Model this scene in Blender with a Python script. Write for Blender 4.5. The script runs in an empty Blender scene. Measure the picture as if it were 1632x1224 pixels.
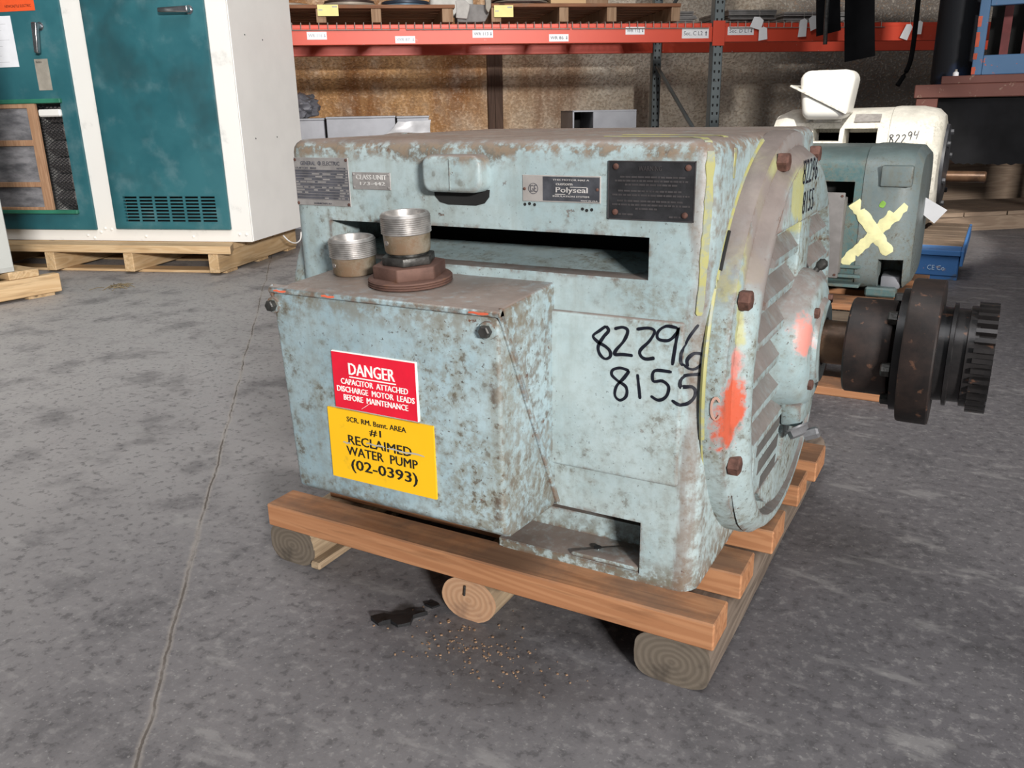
import bpy, bmesh, math, random
from mathutils import Vector, Matrix
from mathutils.bvhtree import BVHTree
from mathutils import noise as mnoise
random.seed(7)
PI = math.pi
SC = bpy.context.scene
COL = SC.collection

# ------------------------------------------------------------------ camera, world, light, exposure
YAW = 29.5            # the building stands turned by this much against the motor, whose front runs along X
CAM = Vector((0.236, -0.8806, 0.70))
cd = bpy.data.cameras.new('camera'); cam = bpy.data.objects.new('camera', cd); COL.objects.link(cam)
cd.sensor_fit = 'HORIZONTAL'; cd.sensor_width = 36.0; cd.lens = 29.65; cd.clip_start = 0.02; cd.clip_end = 100
_r = Vector((0.87322453, 0.48694387, -0.01909413)); _d = Vector((0.1341782, -0.27791664, -0.95118797)); _f = Vector((-0.46848173, 0.82803865, -0.30802088))
M = Matrix.Identity(4)
for i in range(3):
    M[i][0] = _r[i]; M[i][1] = -_d[i]; M[i][2] = -_f[i]; M[i][3] = CAM[i]
cam.matrix_world = M
SC.camera = cam

def hall(x, y, z=0.0, ang=0.0):
    """a point of the hall (x across, y deep, seen from where the visitor stands), as world coordinates"""
    a = math.radians(ang + YAW)
    return Vector((CAM.x + x*math.cos(a) - y*math.sin(a), CAM.y + x*math.sin(a) + y*math.cos(a), z))

SC.view_settings.view_transform = 'Standard'
SC.view_settings.look = 'None'
SC.view_settings.exposure = 0.0
SC.view_settings.gamma = 1.0
SC.view_settings.use_curve_mapping = False
W = bpy.data.worlds.new('world'); SC.world = W; W.use_nodes = True
bg = W.node_tree.nodes['Background']; bg.inputs[0].default_value = (0.86, 0.93, 1.0, 1); bg.inputs[1].default_value = 0.14

def aim(o, target):
    o.rotation_euler = (Vector(target) - o.location).to_track_quat('-Z', 'Y').to_euler()
def area_light(name, loc, target, sx, sy, power, col):
    l = bpy.data.lights.new(name, 'AREA'); l.shape = 'RECTANGLE'; l.size = sx; l.size_y = sy; l.energy = power; l.color = col
    o = bpy.data.objects.new(name, l); COL.objects.link(o); o.location = loc; aim(o, target); return o
# daylight through the loading door behind the visitor, and a roof light overhead
area_light('loading_door_daylight', hall(3.3, -8.6, 3.0), hall(0.0, 4.0, 0.7), 1.6, 0.5, 1750, (1.0, 0.97, 0.93))
area_light('roof_light_daylight', hall(0.3, -0.6, 4.3), hall(0.0, 1.6, 0.3), 2.6, 2.0, 75, (0.97, 0.98, 1.0))
area_light('cabinet_side_fill', hall(-0.5, 1.9, 4.2), hall(-2.3, 3.6, 0.2), 1.4, 1.2, 75, (1.0, 0.98, 0.95))  # added fill lamp that brightens the cabinet side and the left floor
sp = bpy.data.lights.new('sun_through_roof_gap', 'SPOT'); sp.energy = 2600; sp.spot_size = math.radians(13); sp.spot_blend = 0.25; sp.shadow_soft_size = 0.04; sp.color = (1.0, 0.95, 0.86)
spo = bpy.data.objects.new('sun_through_roof_gap', sp); COL.objects.link(spo); spo.location = hall(1.0, -0.9, 4.4); aim(spo, (-0.28, 3.55, 0.52))

# ------------------------------------------------------------------ mesh helpers
def nb(): return bmesh.new()
def bevel(bm, w, seg=2, geom=None):
    if w <= 0: return
    bm.normal_update()
    es = geom if geom is not None else [e for e in bm.edges if len(e.link_faces) == 2 and e.calc_face_angle(0) > 0.5]
    bmesh.ops.bevel(bm, geom=es, offset=w, segments=seg, affect='EDGES', profile=0.5, clamp_overlap=True)
def box(x0, x1, y0, y1, z0, z1, bm=None, bev=0.0, seg=1):
    t = nb()
    v = [t.verts.new(p) for p in ((x0,y0,z0),(x1,y0,z0),(x1,y1,z0),(x0,y1,z0),(x0,y0,z1),(x1,y0,z1),(x1,y1,z1),(x0,y1,z1))]
    for f in ((0,3,2,1),(4,5,6,7),(0,1,5,4),(1,2,6,5),(2,3,7,6),(3,0,4,7)): t.faces.new([v[i] for i in f])
    if bev: bevel(t, bev, seg)
    if bm is None: return t
    merge(bm, t); return bm
def merge(bm, t, mat=None):
    me = bpy.data.meshes.new('tmp'); t.to_mesh(me); t.free()
    if mat is not None: me.transform(mat)
    bm.from_mesh(me); bpy.data.meshes.remove(me)
def basis(axis):
    a = Vector(axis).normalized(); h = Vector((0,0,1)) if abs(a.z) < .9 else Vector((1,0,0))
    u = a.cross(h).normalized(); v = a.cross(u).normalized(); return a, u, v
def cyl(p0, p1, r0, r1=None, n=20, bm=None, caps=True, phase=0.0):
    t = bm if bm is not None else nb()
    p0 = Vector(p0); p1 = Vector(p1); r1 = r0 if r1 is None else r1
    a, u, v = basis(p1-p0)
    A = []; B = []
    for i in range(n):
        c, s = math.cos(2*PI*i/n+phase), math.sin(2*PI*i/n+phase)
        A.append(t.verts.new(p0+(u*c+v*s)*r0)); B.append(t.verts.new(p1+(u*c+v*s)*r1))
    for i in range(n):
        j = (i+1) % n; t.faces.new((A[i], B[i], B[j], A[j]))
    if caps:
        t.faces.new(A); t.faces.new(B[::-1])
    bmesh.ops.recalc_face_normals(t, faces=t.faces[:])
    return t
def lathe(profile, origin, axis, n=48, bm=None, closed=False):
    """profile: (distance along axis, radius)"""
    t = bm if bm is not None else nb()
    o = Vector(origin); a, u, v = basis(axis)
    rings = []
    for d, r in profile:
        if r < 1e-6: rings.append([t.verts.new(o+a*d)])
        else: rings.append([t.verts.new(o+a*d+(u*math.cos(2*PI*i/n)+v*math.sin(2*PI*i/n))*r) for i in range(n)])
    prs = list(zip(rings, rings[1:])) + ([(rings[-1], rings[0])] if closed else [])
    for A, Bq in prs:
        for i in range(n):
            j = (i+1) % n
            if len(A) == 1 and len(Bq) == 1: continue
            if len(A) == 1: t.faces.new((A[0], Bq[j], Bq[i]))
            elif len(Bq) == 1: t.faces.new((A[i], A[j], Bq[0]))
            else: t.faces.new((A[i], A[j], Bq[j], Bq[i]))
    bmesh.ops.recalc_face_normals(t, faces=t.faces[:])
    return t
def prism(poly, plane, d0, d1, bm=None, bev=0.0, seg=2):
    """poly in the two axes of the plane ('YZ','XZ','XY'), extruded along the third from d0 to d1"""
    t = nb()
    def P(a, b, d): return {'YZ': (d, a, b), 'XZ': (a, d, b), 'XY': (a, b, d)}[plane]
    A = [t.verts.new(P(a, b, d0)) for a, b in poly]; B = [t.verts.new(P(a, b, d1)) for a, b in poly]
    n = len(poly)
    t.faces.new(A); t.faces.new(B[::-1])
    for i in range(n): t.faces.new((A[i], A[(i+1) % n], B[(i+1) % n], B[i]))
    bmesh.ops.recalc_face_normals(t, faces=t.faces[:])
    if bev: bevel(t, bev, seg)
    if bm is None: return t
    merge(bm, t); return bm
def hexbolt(p, axis, r, h, bm=None, washer=True):
    t = bm if bm is not None else nb()
    p = Vector(p); a = Vector(axis).normalized()
    if washer: cyl(p, p+a*h*.2, r*1.18, n=14, bm=t)
    cyl(p+a*h*.2, p+a*h*.88, r, n=6, bm=t); cyl(p+a*h*.88, p+a*h, r, r*.8, n=6, bm=t)
    return t
def tube(pts, r, n=8, bm=None):
    t = bm if bm is not None else nb()
    pts = [Vector(p) for p in pts]; rings = []
    for i, p in enumerate(pts):
        d = (pts[min(i+1, len(pts)-1)] - pts[max(i-1, 0)])
        a, u, v = basis(d)
        rings.append([t.verts.new(p+(u*math.cos(2*PI*k/n)+v*math.sin(2*PI*k/n))*r) for k in range(n)])
    for A, Bq in zip(rings, rings[1:]):
        for k in range(n): t.faces.new((A[k], A[(k+1) % n], Bq[(k+1) % n], Bq[k]))
    t.faces.new(rings[0]); t.faces.new(rings[-1][::-1])
    bmesh.ops.recalc_face_normals(t, faces=t.faces[:])
    return t
def smooth_line(pts, sub=5):
    pts = [Vector(p) for p in pts]; out = []
    for i in range(len(pts)-1):
        p0 = pts[max(i-1, 0)]; p1 = pts[i]; p2 = pts[i+1]; p3 = pts[min(i+2, len(pts)-1)]
        for k in range(sub):
            t = k/sub
            out.append(0.5*((2*p1)+(p2-p0)*t+(2*p0-5*p1+4*p2-p3)*t*t+(3*p1-p0-3*p2+p3)*t**3))
    out.append(pts[-1]); return out
def ribbon(pts, nrm, width, thick, bm=None, lift=0.0):
    """a flat painted stroke lying on a surface with normal(s) nrm"""
    t = bm if bm is not None else nb()
    rows = []
    for i, p in enumerate(pts):
        d = (pts[min(i+1, len(pts)-1)] - pts[max(i-1, 0)]).normalized()
        n = Vector(nrm[i] if isinstance(nrm, list) else nrm).normalized()
        s = d.cross(n).normalized()
        w = width*(0.85+0.3*mnoise.noise(p*90))*0.5
        if i in (0, len(pts)-1): w *= .6
        rows.append([t.verts.new(p+s*w+n*lift), t.verts.new(p+s*w*.9+n*(lift+thick)), t.verts.new(p-s*w*.9+n*(lift+thick)), t.verts.new(p-s*w+n*lift)])
    for A, Bq in zip(rows, rows[1:]):
        for k in range(4): t.faces.new((A[k], A[(k+1) % 4], Bq[(k+1) % 4], Bq[k]))
    t.faces.new(rows[0]); t.faces.new(rows[-1][::-1])
    bmesh.ops.recalc_face_normals(t, faces=t.faces[:])
    return t
_txt = {}
def text(body, o, ux, uy, w, h, depth=0.0006, bold=0.0, bm=None, spacing=1.0):
    """lettering fitted into w x h, its lower left corner at o, running along ux, upright along uy"""
    t = bm if bm is not None else nb()
    if bold > 0:                                  # heavier strokes: the same letters laid down side by side
        d_ = Vector(ux).normalized()*h*.028
        for q_ in (-1, 0, 1): text(body, Vector(o)+d_*q_, ux, uy, w, h, depth*(1.35+.35*q_), 0.0, t, spacing)
        return t
    k = (body, bold, spacing)
    if k not in _txt:
        c = bpy.data.curves.new('txt', 'FONT'); c.body = body; c.resolution_u = 2; c.extrude = 0.02; c.offset = bold; c.space_character = spacing
        ob = bpy.data.objects.new('txt', c)
        me = bpy.data.meshes.new_from_object(ob); _txt[k] = ([v.co.copy() for v in me.vertices], [tuple(p.vertices) for p in me.polygons])
        bpy.data.objects.remove(ob); bpy.data.curves.remove(c); bpy.data.meshes.remove(me)
    vs, fs = _txt[k]
    x0 = min(v.x for v in vs); x1 = max(v.x for v in vs); y0 = min(v.y for v in vs); y1 = max(v.y for v in vs)
    o = Vector(o); ux = Vector(ux).normalized(); uy = Vector(uy).normalized(); n = ux.cross(uy)
    V = [t.verts.new(o+ux*((v.x-x0)/(x1-x0)*w)+uy*((v.y-y0)/(y1-y0)*h)+n*(depth if v.z > 0 else 0)) for v in vs]
    for f in fs:
        try: t.faces.new([V[i] for i in f])
        except ValueError: pass
    return t
def jitter(bm, amt, freq):
    for v in bm.verts:
        v.co += Vector((mnoise.noise(v.co*freq), mnoise.noise(v.co*freq+Vector((7,3,1))), mnoise.noise(v.co*freq+Vector((2,9,5)))))*amt
    return bm

def link(name, bm, m, parent=None, org=None, smooth=True, label=None, kind=None):
    me = bpy.data.meshes.new(name)
    bm.normal_update(); bm.to_mesh(me); bm.free()
    if org is not None: me.transform(Matrix.Translation(-Vector(org)))
    if smooth and len(me.polygons):
        me.polygons.foreach_set('use_smooth', [True]*len(me.polygons)); me.set_sharp_from_angle(angle=math.radians(34))
    me.materials.append(m)
    o = bpy.data.objects.new(name, me); COL.objects.link(o)
    if parent is not None: o.parent = parent
    if label: o['label'] = label
    if kind: o['kind'] = kind
    return o
def tag(o, label, cat, group=None):
    o['label'] = label; o['category'] = cat
    if group: o['group'] = group
    return o
class Thing:
    """an Empty at the thing's base; parts are given in the coordinates of the frame (angle ang in the hall, None = world)"""
    def __init__(s, name, label, cat, org, ang=None, group=None):
        s.org = Vector(org); s.o = bpy.data.objects.new(name, None); s.o.empty_display_size = .05; COL.objects.link(s.o)
        if ang is None: s.o.location = s.org
        else: s.o.location = hall(org[0], org[1], org[2], ang); s.o.rotation_euler = (0, 0, math.radians(ang+YAW))
        tag(s.o, label, cat, group)
    def part(s, name, bm, m, parent=None, **k):
        return link(name, bm, m, parent if parent is not None else s.o, s.org, **k)
def single(name, bm, m, org, label, cat, ang=None, group=None, smooth=True):
    """a thing that is one mesh"""
    o = link(name, bm, m, None, org, smooth)
    if ang is None: o.location = Vector(org)
    else: o.location = hall(org[0], org[1], org[2], ang); o.rotation_euler = (0, 0, math.radians(ang+YAW))
    return tag(o, label, cat, group)
def boolean(bm, cutters):
    """cut closed meshes out of bm"""
    me = bpy.data.meshes.new('b'); bm.to_mesh(me); bm.free(); ob = bpy.data.objects.new('b', me); COL.objects.link(ob)
    tmp = []
    for c in cutters:
        cm = bpy.data.meshes.new('c'); c.to_mesh(cm); c.free(); co = bpy.data.objects.new('c', cm); COL.objects.link(co)
        md = ob.modifiers.new('x', 'BOOLEAN'); md.object = co; md.operation = 'DIFFERENCE'; md.solver = 'EXACT'; tmp.append(co)
    bpy.context.view_layer.update()
    dg = bpy.context.evaluated_depsgraph_get()
    res = bpy.data.meshes.new_from_object(ob.evaluated_get(dg))
    out = nb(); out.from_mesh(res)
    bpy.data.meshes.remove(res)
    for o in tmp+[ob]: bpy.data.objects.remove(o)
    return out

# ------------------------------------------------------------------ materials
class Mat:
    def __init__(s, name, rough=0.6, metal=0.0, spec=0.4):
        s.m = bpy.data.materials.new(name); s.m.use_nodes = True; s.t = s.m.node_tree; s.N = s.t.nodes; s.L = s.t.links
        s.b = s.N['Principled BSDF']; s.b.inputs['Roughness'].default_value = rough; s.b.inputs['Metallic'].default_value = metal
        s.b.inputs['Specular IOR Level'].default_value = spec
        s.tc = s.N.new('ShaderNodeTexCoord')
    def put(s, sock, v):
        if isinstance(v, (int, float)): sock.default_value = v
        elif isinstance(v, (tuple, list)): sock.default_value = tuple(v)+((1,) if len(v) == 3 and sock.type == 'RGBA' else ())
        else: s.L.new(v, sock)
    def co(s, scale=(1,1,1), loc=(0,0,0), rot=(0,0,0)):
        n = s.N.new('ShaderNodeMapping'); s.L.new(s.tc.outputs['Object'], n.inputs[0])
        n.inputs['Location'].default_value = loc; n.inputs['Scale'].default_value = scale; n.inputs['Rotation'].default_value = rot
        return n.outputs[0]
    def noise(s, scale, detail=4, rough=0.55, vec=None, dist=0.0):
        n = s.N.new('ShaderNodeTexNoise'); s.L.new(vec if vec is not None else s.tc.outputs['Object'], n.inputs['Vector'])
        n.inputs['Scale'].default_value = scale; n.inputs['Detail'].default_value = detail; n.inputs['Roughness'].default_value = rough; n.inputs['Distortion'].default_value = dist
        return n.outputs[0]
    def voro(s, scale, vec=None):
        n = s.N.new('ShaderNodeTexVoronoi'); s.L.new(vec if vec is not None else s.tc.outputs['Object'], n.inputs['Vector']); n.inputs['Scale'].default_value = scale
        return n.outputs['Distance']
    def step(s, f, a, b, lo=0.0, hi=1.0):
        n = s.N.new('ShaderNodeMapRange'); n.interpolation_type = 'SMOOTHSTEP'; s.put(n.inputs[0], f)
        for i, v in ((1, a), (2, b), (3, lo), (4, hi)): s.put(n.inputs[i], v)
        return n.outputs[0]
    def math(s, op, a, b=0.0, c=0.0):
        n = s.N.new('ShaderNodeMath'); n.operation = op; s.put(n.inputs[0], a); s.put(n.inputs[1], b); s.put(n.inputs[2], c); return n.outputs[0]
    def mul(s, a, b): return s.math('MULTIPLY', a, b)
    def mix(s, f, a, b):
        n = s.N.new('ShaderNodeMix'); n.data_type = 'RGBA'; s.put(n.inputs[0], f); s.put(n.inputs[6], a); s.put(n.inputs[7], b); return n.outputs[2]
    def xyz(s, vec=None):
        n = s.N.new('ShaderNodeSeparateXYZ'); s.L.new(vec if vec is not None else s.tc.outputs['Object'], n.inputs[0]); return n.outputs
    def up(s):
        n = s.N.new('ShaderNodeNewGeometry'); q = s.N.new('ShaderNodeSeparateXYZ'); s.L.new(n.outputs['Normal'], q.inputs[0]); return q.outputs[2]
    def edge(s, r):
        n = s.N.new('ShaderNodeBevel'); n.samples = 4; n.inputs[0].default_value = r
        g = s.N.new('ShaderNodeNewGeometry'); d = s.N.new('ShaderNodeVectorMath'); d.operation = 'DOT_PRODUCT'
        s.L.new(n.outputs[0], d.inputs[0]); s.L.new(g.outputs['Normal'], d.inputs[1]); return d.outputs['Value']
    def blob(s, c, sc, r, soft, nz, amt):
        v = s.N.new('ShaderNodeVectorMath'); v.operation = 'SUBTRACT'; s.L.new(s.tc.outputs['Object'], v.inputs[0]); v.inputs[1].default_value = c
        w = s.N.new('ShaderNodeVectorMath'); w.operation = 'MULTIPLY'; s.L.new(v.outputs[0], w.inputs[0]); w.inputs[1].default_value = sc
        l = s.N.new('ShaderNodeVectorMath'); l.operation = 'LENGTH'; s.L.new(w.outputs[0], l.inputs[0])
        d = s.math('MULTIPLY_ADD', s.math('SUBTRACT', nz, 0.5), amt, l.outputs['Value'])
        return s.step(d, r-soft, r+soft, 1.0, 0.0)
    def bump(s, h, strength, dist=0.002):
        n = s.N.new('ShaderNodeBump'); n.inputs['Strength'].default_value = strength; n.inputs['Distance'].default_value = dist; s.put(n.inputs['Height'], h)
        s.L.new(n.outputs[0], s.b.inputs['Normal'])
    def done(s, col, rough=None):
        s.put(s.b.inputs['Base Color'], col)
        if rough is not None: s.put(s.b.inputs['Roughness'], rough)
        return s.m

def plain(name, col, rough=0.6, metal=0.0, var=0.15, scale=20, bump=0.0):
    m = Mat(name, rough, metal); n = m.noise(scale, 5)
    c = m.mix(m.step(n, .3, .7), tuple(x*(1-var) for x in col), tuple(min(1, x*(1+var)) for x in col))
    if bump: m.bump(m.noise(scale*3, 4), bump)
    return m.done(c)

MO = Vector((-0.35, 0.342, 0.1045))     # the motor's base point, object coordinates of its paint start here
def motor_paint(name, a, b, dirt=1.0, rust=1.0, extra=None, sc=1.0, dustcol=(.215,.170,.148), dlo=.45, dhi=.93):
    m = Mat(name, 0.5, 0.0, 0.35)
    big = m.noise(5*sc, 6, .6); mid = m.noise(17*sc, 8, .66); fine = m.noise(75*sc, 6, .65); pep = m.noise(210*sc, 3, .6)
    c = m.mix(m.step(m.noise(3.5*sc, 8, .7), .35, .65), a, b)
    c = m.mix(m.mul(m.step(fine, .40, .66), .30*dirt), c, (.21, .225, .20))
    streak = m.noise(30*sc, 6, .6, m.co((1, 1, .10)))
    c = m.mix(m.mul(m.step(streak, .48, .72), .40*dirt), c, (.19, .175, .125))
    patch = m.noise(6*sc, 9, .74); fin2 = m.noise(125*sc, 6, .7)
    gr = m.mul(m.step(patch, .41, .68), m.step(m.math('ADD', m.mul(fine, .35), m.mul(fin2, .65)), .42, .585))
    c = m.mix(m.mul(gr, .74*dirt), c, (.155, .138, .092))
    spots = m.mul(m.step(fine, .575, .64), m.step(patch, .42, .60))
    c = m.mix(m.mul(spots, .70*dirt), c, (.085, .066, .045))
    peps = m.mul(m.step(pep, .64, .69), m.step(big, .36, .6))
    c = m.mix(m.mul(peps, .80*dirt), c, (.060, .045, .035))
    if extra: c = extra(m, c, mid, fine)
    ch = m.mul(m.step(m.noise(44*sc, 8, .66), .650, .675), m.step(m.noise(4.2*sc, 3), .46, .6))
    e = m.step(m.edge(.010), .90, .985, 1.0, 0.0)
    ch = m.math('MAXIMUM', m.mul(ch, .9*rust), m.mul(m.mul(e, m.step(m.math('ADD', m.mul(mid, .6), m.mul(fine, .4)), .45, .56)), .92*rust))
    c = m.mix(ch, c, m.mix(m.step(fine, .4, .6), (.050, .028, .021), (.14, .066, .038)))
    du = m.mul(m.step(m.up(), dlo, dhi), m.step(m.math('ADD', m.mul(mid, .6), m.mul(fine, .4)), .30, .52, .50, 1.0))
    c = m.mix(m.mul(du, .94), c, m.mix(m.step(m.noise(11*sc, 7, .65), .35, .65), tuple(x*.72 for x in dustcol), dustcol))
    m.bump(m.math('ADD', m.mul(mid, .8), m.math('ADD', m.mul(fine, .35), m.mul(ch, -.5))), .38, .0016)
    return m.done(c, m.step(gr, 0, 1, .42, .75))
PA, PB = (.285, .372, .392), (.378, .455, .466)
def frame_marks(m, c, mid, fine):
    z = m.math('ADD', m.xyz()[2], m.mul(m.math('SUBTRACT', mid, .5), .075))
    band = m.mul(m.step(z, .530, .552), m.step(m.math('ADD', m.mul(fine, .6), m.mul(mid, .4)), .44, .54))
    c = m.mix(m.mul(band, .85), c, m.mix(m.step(fine, .42, .6), (.10, .075, .050), (.20, .135, .085)))
    low = m.mul(m.step(z, .050, .005), m.step(fine, .38, .56)); c = m.mix(m.mul(low, .85), c, (.125, .105, .070))
    x = m.math('ADD', m.xyz()[0], m.mul(m.math('SUBTRACT', m.noise(22, 6, .6, m.co((1, 1, .2))), .5), .06))
    cor = m.mul(m.step(x, .290, .310), m.step(m.math('ADD', m.mul(fine, .5), m.mul(mid, .5)), .46, .60)); c = m.mix(m.mul(cor, .65), c, (.195, .165, .135))
    return m.mix(m.mul(m.mul(m.step(x, .292, .300), m.step(x, .312, .304)), .5), c, (.13, .065, .038))
def box_marks(m, c, mid, fine):
    z = m.math('ADD', m.xyz()[2], m.mul(m.math('SUBTRACT', mid, .5), .09))
    c = m.mix(m.mul(m.mul(m.step(z, .140, .085), m.step(fine, .36, .56)), .80), c, (.115, .100, .075))
    x = m.math('ADD', m.xyz()[0], m.mul(m.math('SUBTRACT', mid, .5), .05))
    c = m.mix(m.mul(m.mul(m.mul(m.step(x, .108, .116), m.step(x, .128, .121)), m.step(m.math('ADD', m.mul(fine, .5), m.mul(mid, .5)), .46, .56)), .75), c, (.085, .060, .045))
    c = m.mix(m.mul(m.mul(m.step(x, .117, .124), m.step(fine, .40, .62)), .50), c, (.225, .215, .18))
    top = m.mul(m.step(z, .340, .372), m.step(m.math('ADD', m.mul(fine, .5), m.mul(mid, .5)), .42, .54))
    return m.mix(m.mul(top, .55), c, (.165, .135, .090))
paint = motor_paint('motor_paint', PA, PB, dirt=.68, rust=.9, extra=frame_marks)
innerpaint = motor_paint('inner_motor_paint', PA, PB, dlo=.985, dhi=1.02)
boxpaint = motor_paint('terminal_box_paint', (.240, .338, .382), (.335, .430, .462), dirt=1.15, rust=1.1, extra=box_marks)
def shield_marks(m, c, mid, fine):
    O = MO
    def P(x, y, z): return (x-O.x, y-O.y, z-O.z)
    yel = (.37, .365, .16)
    for ctr, sc, r in ((P(-.02, .205, .622), (1, 1, 1), .042), (P(.0, .275, .600), (1, 1, 1.0), .042), (P(-.015, .118, .528), (1, 1.6, .8), .030), (P(.012, .300, .575), (1, 1.8, .6), .024), (P(-.02, .085, .455), (1, 2.6, .5), .026), (P(-.03, .16, .60), (.8, 1.2, .8), .030)):
        c = m.mix(m.mul(m.blob(ctr, sc, r, .006, mid, .09), .85), c, yel)
    for ctr, sc, r in ((P(-.008, .165, .570), (1, 1.2, .75), .050), (P(-.012, .205, .590), (1, 1.2, 1.0), .035), (P(-.0, .30, .655), (1, .6, 1.6), .05), (P(-.012, .13, .50), (1, 1.5, .5), .04)):
        c = m.mix(m.mul(m.blob(ctr, sc, r, .012, mid, .08), .88), c, (.225, .190, .178))
    c = m.mix(m.mul(m.blob(P(-.010, .075, .352), (1, 1.3, .50), .024, .005, fine, .035), .95), c, (.52, .085, .035))
    c = m.mix(m.mul(m.blob(P(-.010, .078, .412), (1, 1.4, .8), .015, .005, fine, .03), .85), c, (.52, .16, .125))
    c = m.mix(m.mul(m.blob(P(.040, .262, .405), (1, 1.0, .7), .018, .006, fine, .05), .9), c, (.60, .22, .18))
    return c
shieldpaint = motor_paint('end_shield_paint', (.260, .348, .366), (.350, .428, .438), dirt=1.2, rust=1.0, extra=shield_marks, dustcol=(.200, .168, .155), dlo=.22, dhi=.62)
cavity = plain('dark_interior', (.012, .012, .012), .8)
rusty = plain('rusty_bolt', (.105, .050, .038), .75, 0.2, .35, 90, .3)
gunmetal = plain('greasy_dark_bolt', (.06, .058, .055), .42, .6, .4, 80, .2)
marker = plain('black_marker', (.006, .007, .014), .45)
_yp = Mat('yellow_paint_stroke', .5); _a = _yp.noise(60, 6, .65); yellowpaint = _yp.done(_yp.mix(_yp.step(_a, .47, .62), _yp.mix(_yp.noise(20, 4), (.29, .28, .10), (.37, .355, .15)), (.25, .27, .215)))
def coupling_mat(name, a, b, rough):
    m = Mat(name, rough, .35); n = m.noise(14, 7, .65); f = m.noise(60, 5)
    c = m.mix(m.step(n, .35, .68), a, b); c = m.mix(m.mul(m.step(f, .62, .7), .7), c, (.16, .08, .05))
    m.bump(f, .25, .001); return m.done(c)
couple = coupling_mat('coupling_steel', (.015, .0125, .0125), (.042, .028, .024), .5)
couple2 = coupling_mat('greasy_hub_steel', (.011, .011, .012), (.030, .027, .027), .30)
shaftm = coupling_mat('oily_shaft_steel', (.055, .030, .018), (.15, .085, .05), .36)

def wood(name, a, b, axis=0, grain=22, dirt=0.0, dirtcol=(.055, .042, .035), knots=True):
    m = Mat(name, .68, 0, .25)
    s = [1, 1, 1]; s[axis] = .07
    v = m.co(tuple(s)); g = m.noise(grain*4, 6, .6, v, .6); w = m.noise(grain*.9, 3, .5, v, 1.2)
    n = m.N.new('ShaderNodeMath'); n.operation = 'SINE'; m.L.new(m.mul(w, 42.0), n.inputs[0])
    c = m.mix(m.step(n.outputs[0], -.8, 1.0, .15, .70), a, b)
    c = m.mix(m.mul(m.step(g, .50, .70), .5), c, tuple(x*.5 for x in a))
    if knots:
        k = m.voro(7, m.co(tuple(1 if i != axis else .45 for i in range(3))))
        c = m.mix(m.step(k, .045, .085, .85, 0), c, tuple(x*.22 for x in a))
    if dirt:
        d = m.mul(m.step(m.up(), .4, .9), m.step(m.noise(9, 6, .65), .33, .62))
        c = m.mix(m.mul(d, dirt), c, dirtcol)
        c = m.mix(m.mul(m.step(m.noise(6, 5), .58, .72), dirt*.6), c, tuple(x*1.6 for x in dirtcol))
    m.bump(g, .25, .0012); return m.done(c)
plankwood = wood('fir_plank', (.315, .140, .066), (.43, .215, .108), 0, 20, .62, (.105, .075, .058))
greywood = wood('weathered_timber', (.115, .088, .070), (.215, .170, .135), 1, 18, .5)
barkwood = wood('bark_timber', (.25, .18, .115), (.38, .29, .19), 1, 25, .25)
def endgrain(name, a, b, c3):
    m = Mat(name, .75, 0, .2); x = m.xyz(m.co((1, 1, 1.25)))
    r = m.math('SQRT', m.math('ADD', m.mul(x[0], x[0]), m.mul(x[2], x[2])))
    r2 = m.math('ADD', r, m.mul(m.noise(30, 4), .008))
    w = m.math('SINE', m.mul(r2, 700.0))
    c = m.mix(m.step(w, -.8, 1, .25, .7), a, b); c = m.mix(m.mul(m.step(m.noise(22, 6), .5, .7), .7), c, c3)
    m.bump(w, .15, .0008); return m.done(c)
endlight = endgrain('sawn_log_end', (.34, .19, .11), (.46, .29, .18), (.20, .12, .08))
endgrey = endgrain('weathered_log_end', (.098, .080, .062), (.155, .128, .102), (.045, .038, .032))
palletwood = wood('new_pallet_pine', (.55, .36, .19), (.68, .50, .30), 0, 14, .12, (.2, .16, .12))
palletwood_y = wood('new_pallet_pine_stringer', (.50, .33, .17), (.63, .46, .28), 1, 14, .12, (.2, .16, .12))
oldwood = wood('old_pallet_wood', (.20, .085, .042), (.30, .145, .08), 0, 14, .5, (.10, .07, .055))
oldwood_b = wood('old_pallet_block_wood', (.26, .155, .09), (.36, .235, .15), 2, 16, .2)
browndeck = wood('dirty_brown_deck_board', (.15, .105, .075), (.22, .165, .12), 0, 14, .4)
def bluewood_mat():
    m = Mat('blue_painted_wood', .55, 0, .3); n = m.noise(9, 7, .65, m.co((1, 1, 1.6)))
    c = m.mix(m.noise(5, 4), (.035, .12, .33), (.07, .20, .46))
    c = m.mix(m.mul(m.step(n, .56, .66), .75), c, (.09, .10, .11)); c = m.mix(m.step(m.noise(24, 6), .66, .72), c, (.50, .33, .22))
    m.bump(n, .3); return m.done(c)
bluewood = bluewood_mat()

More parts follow.
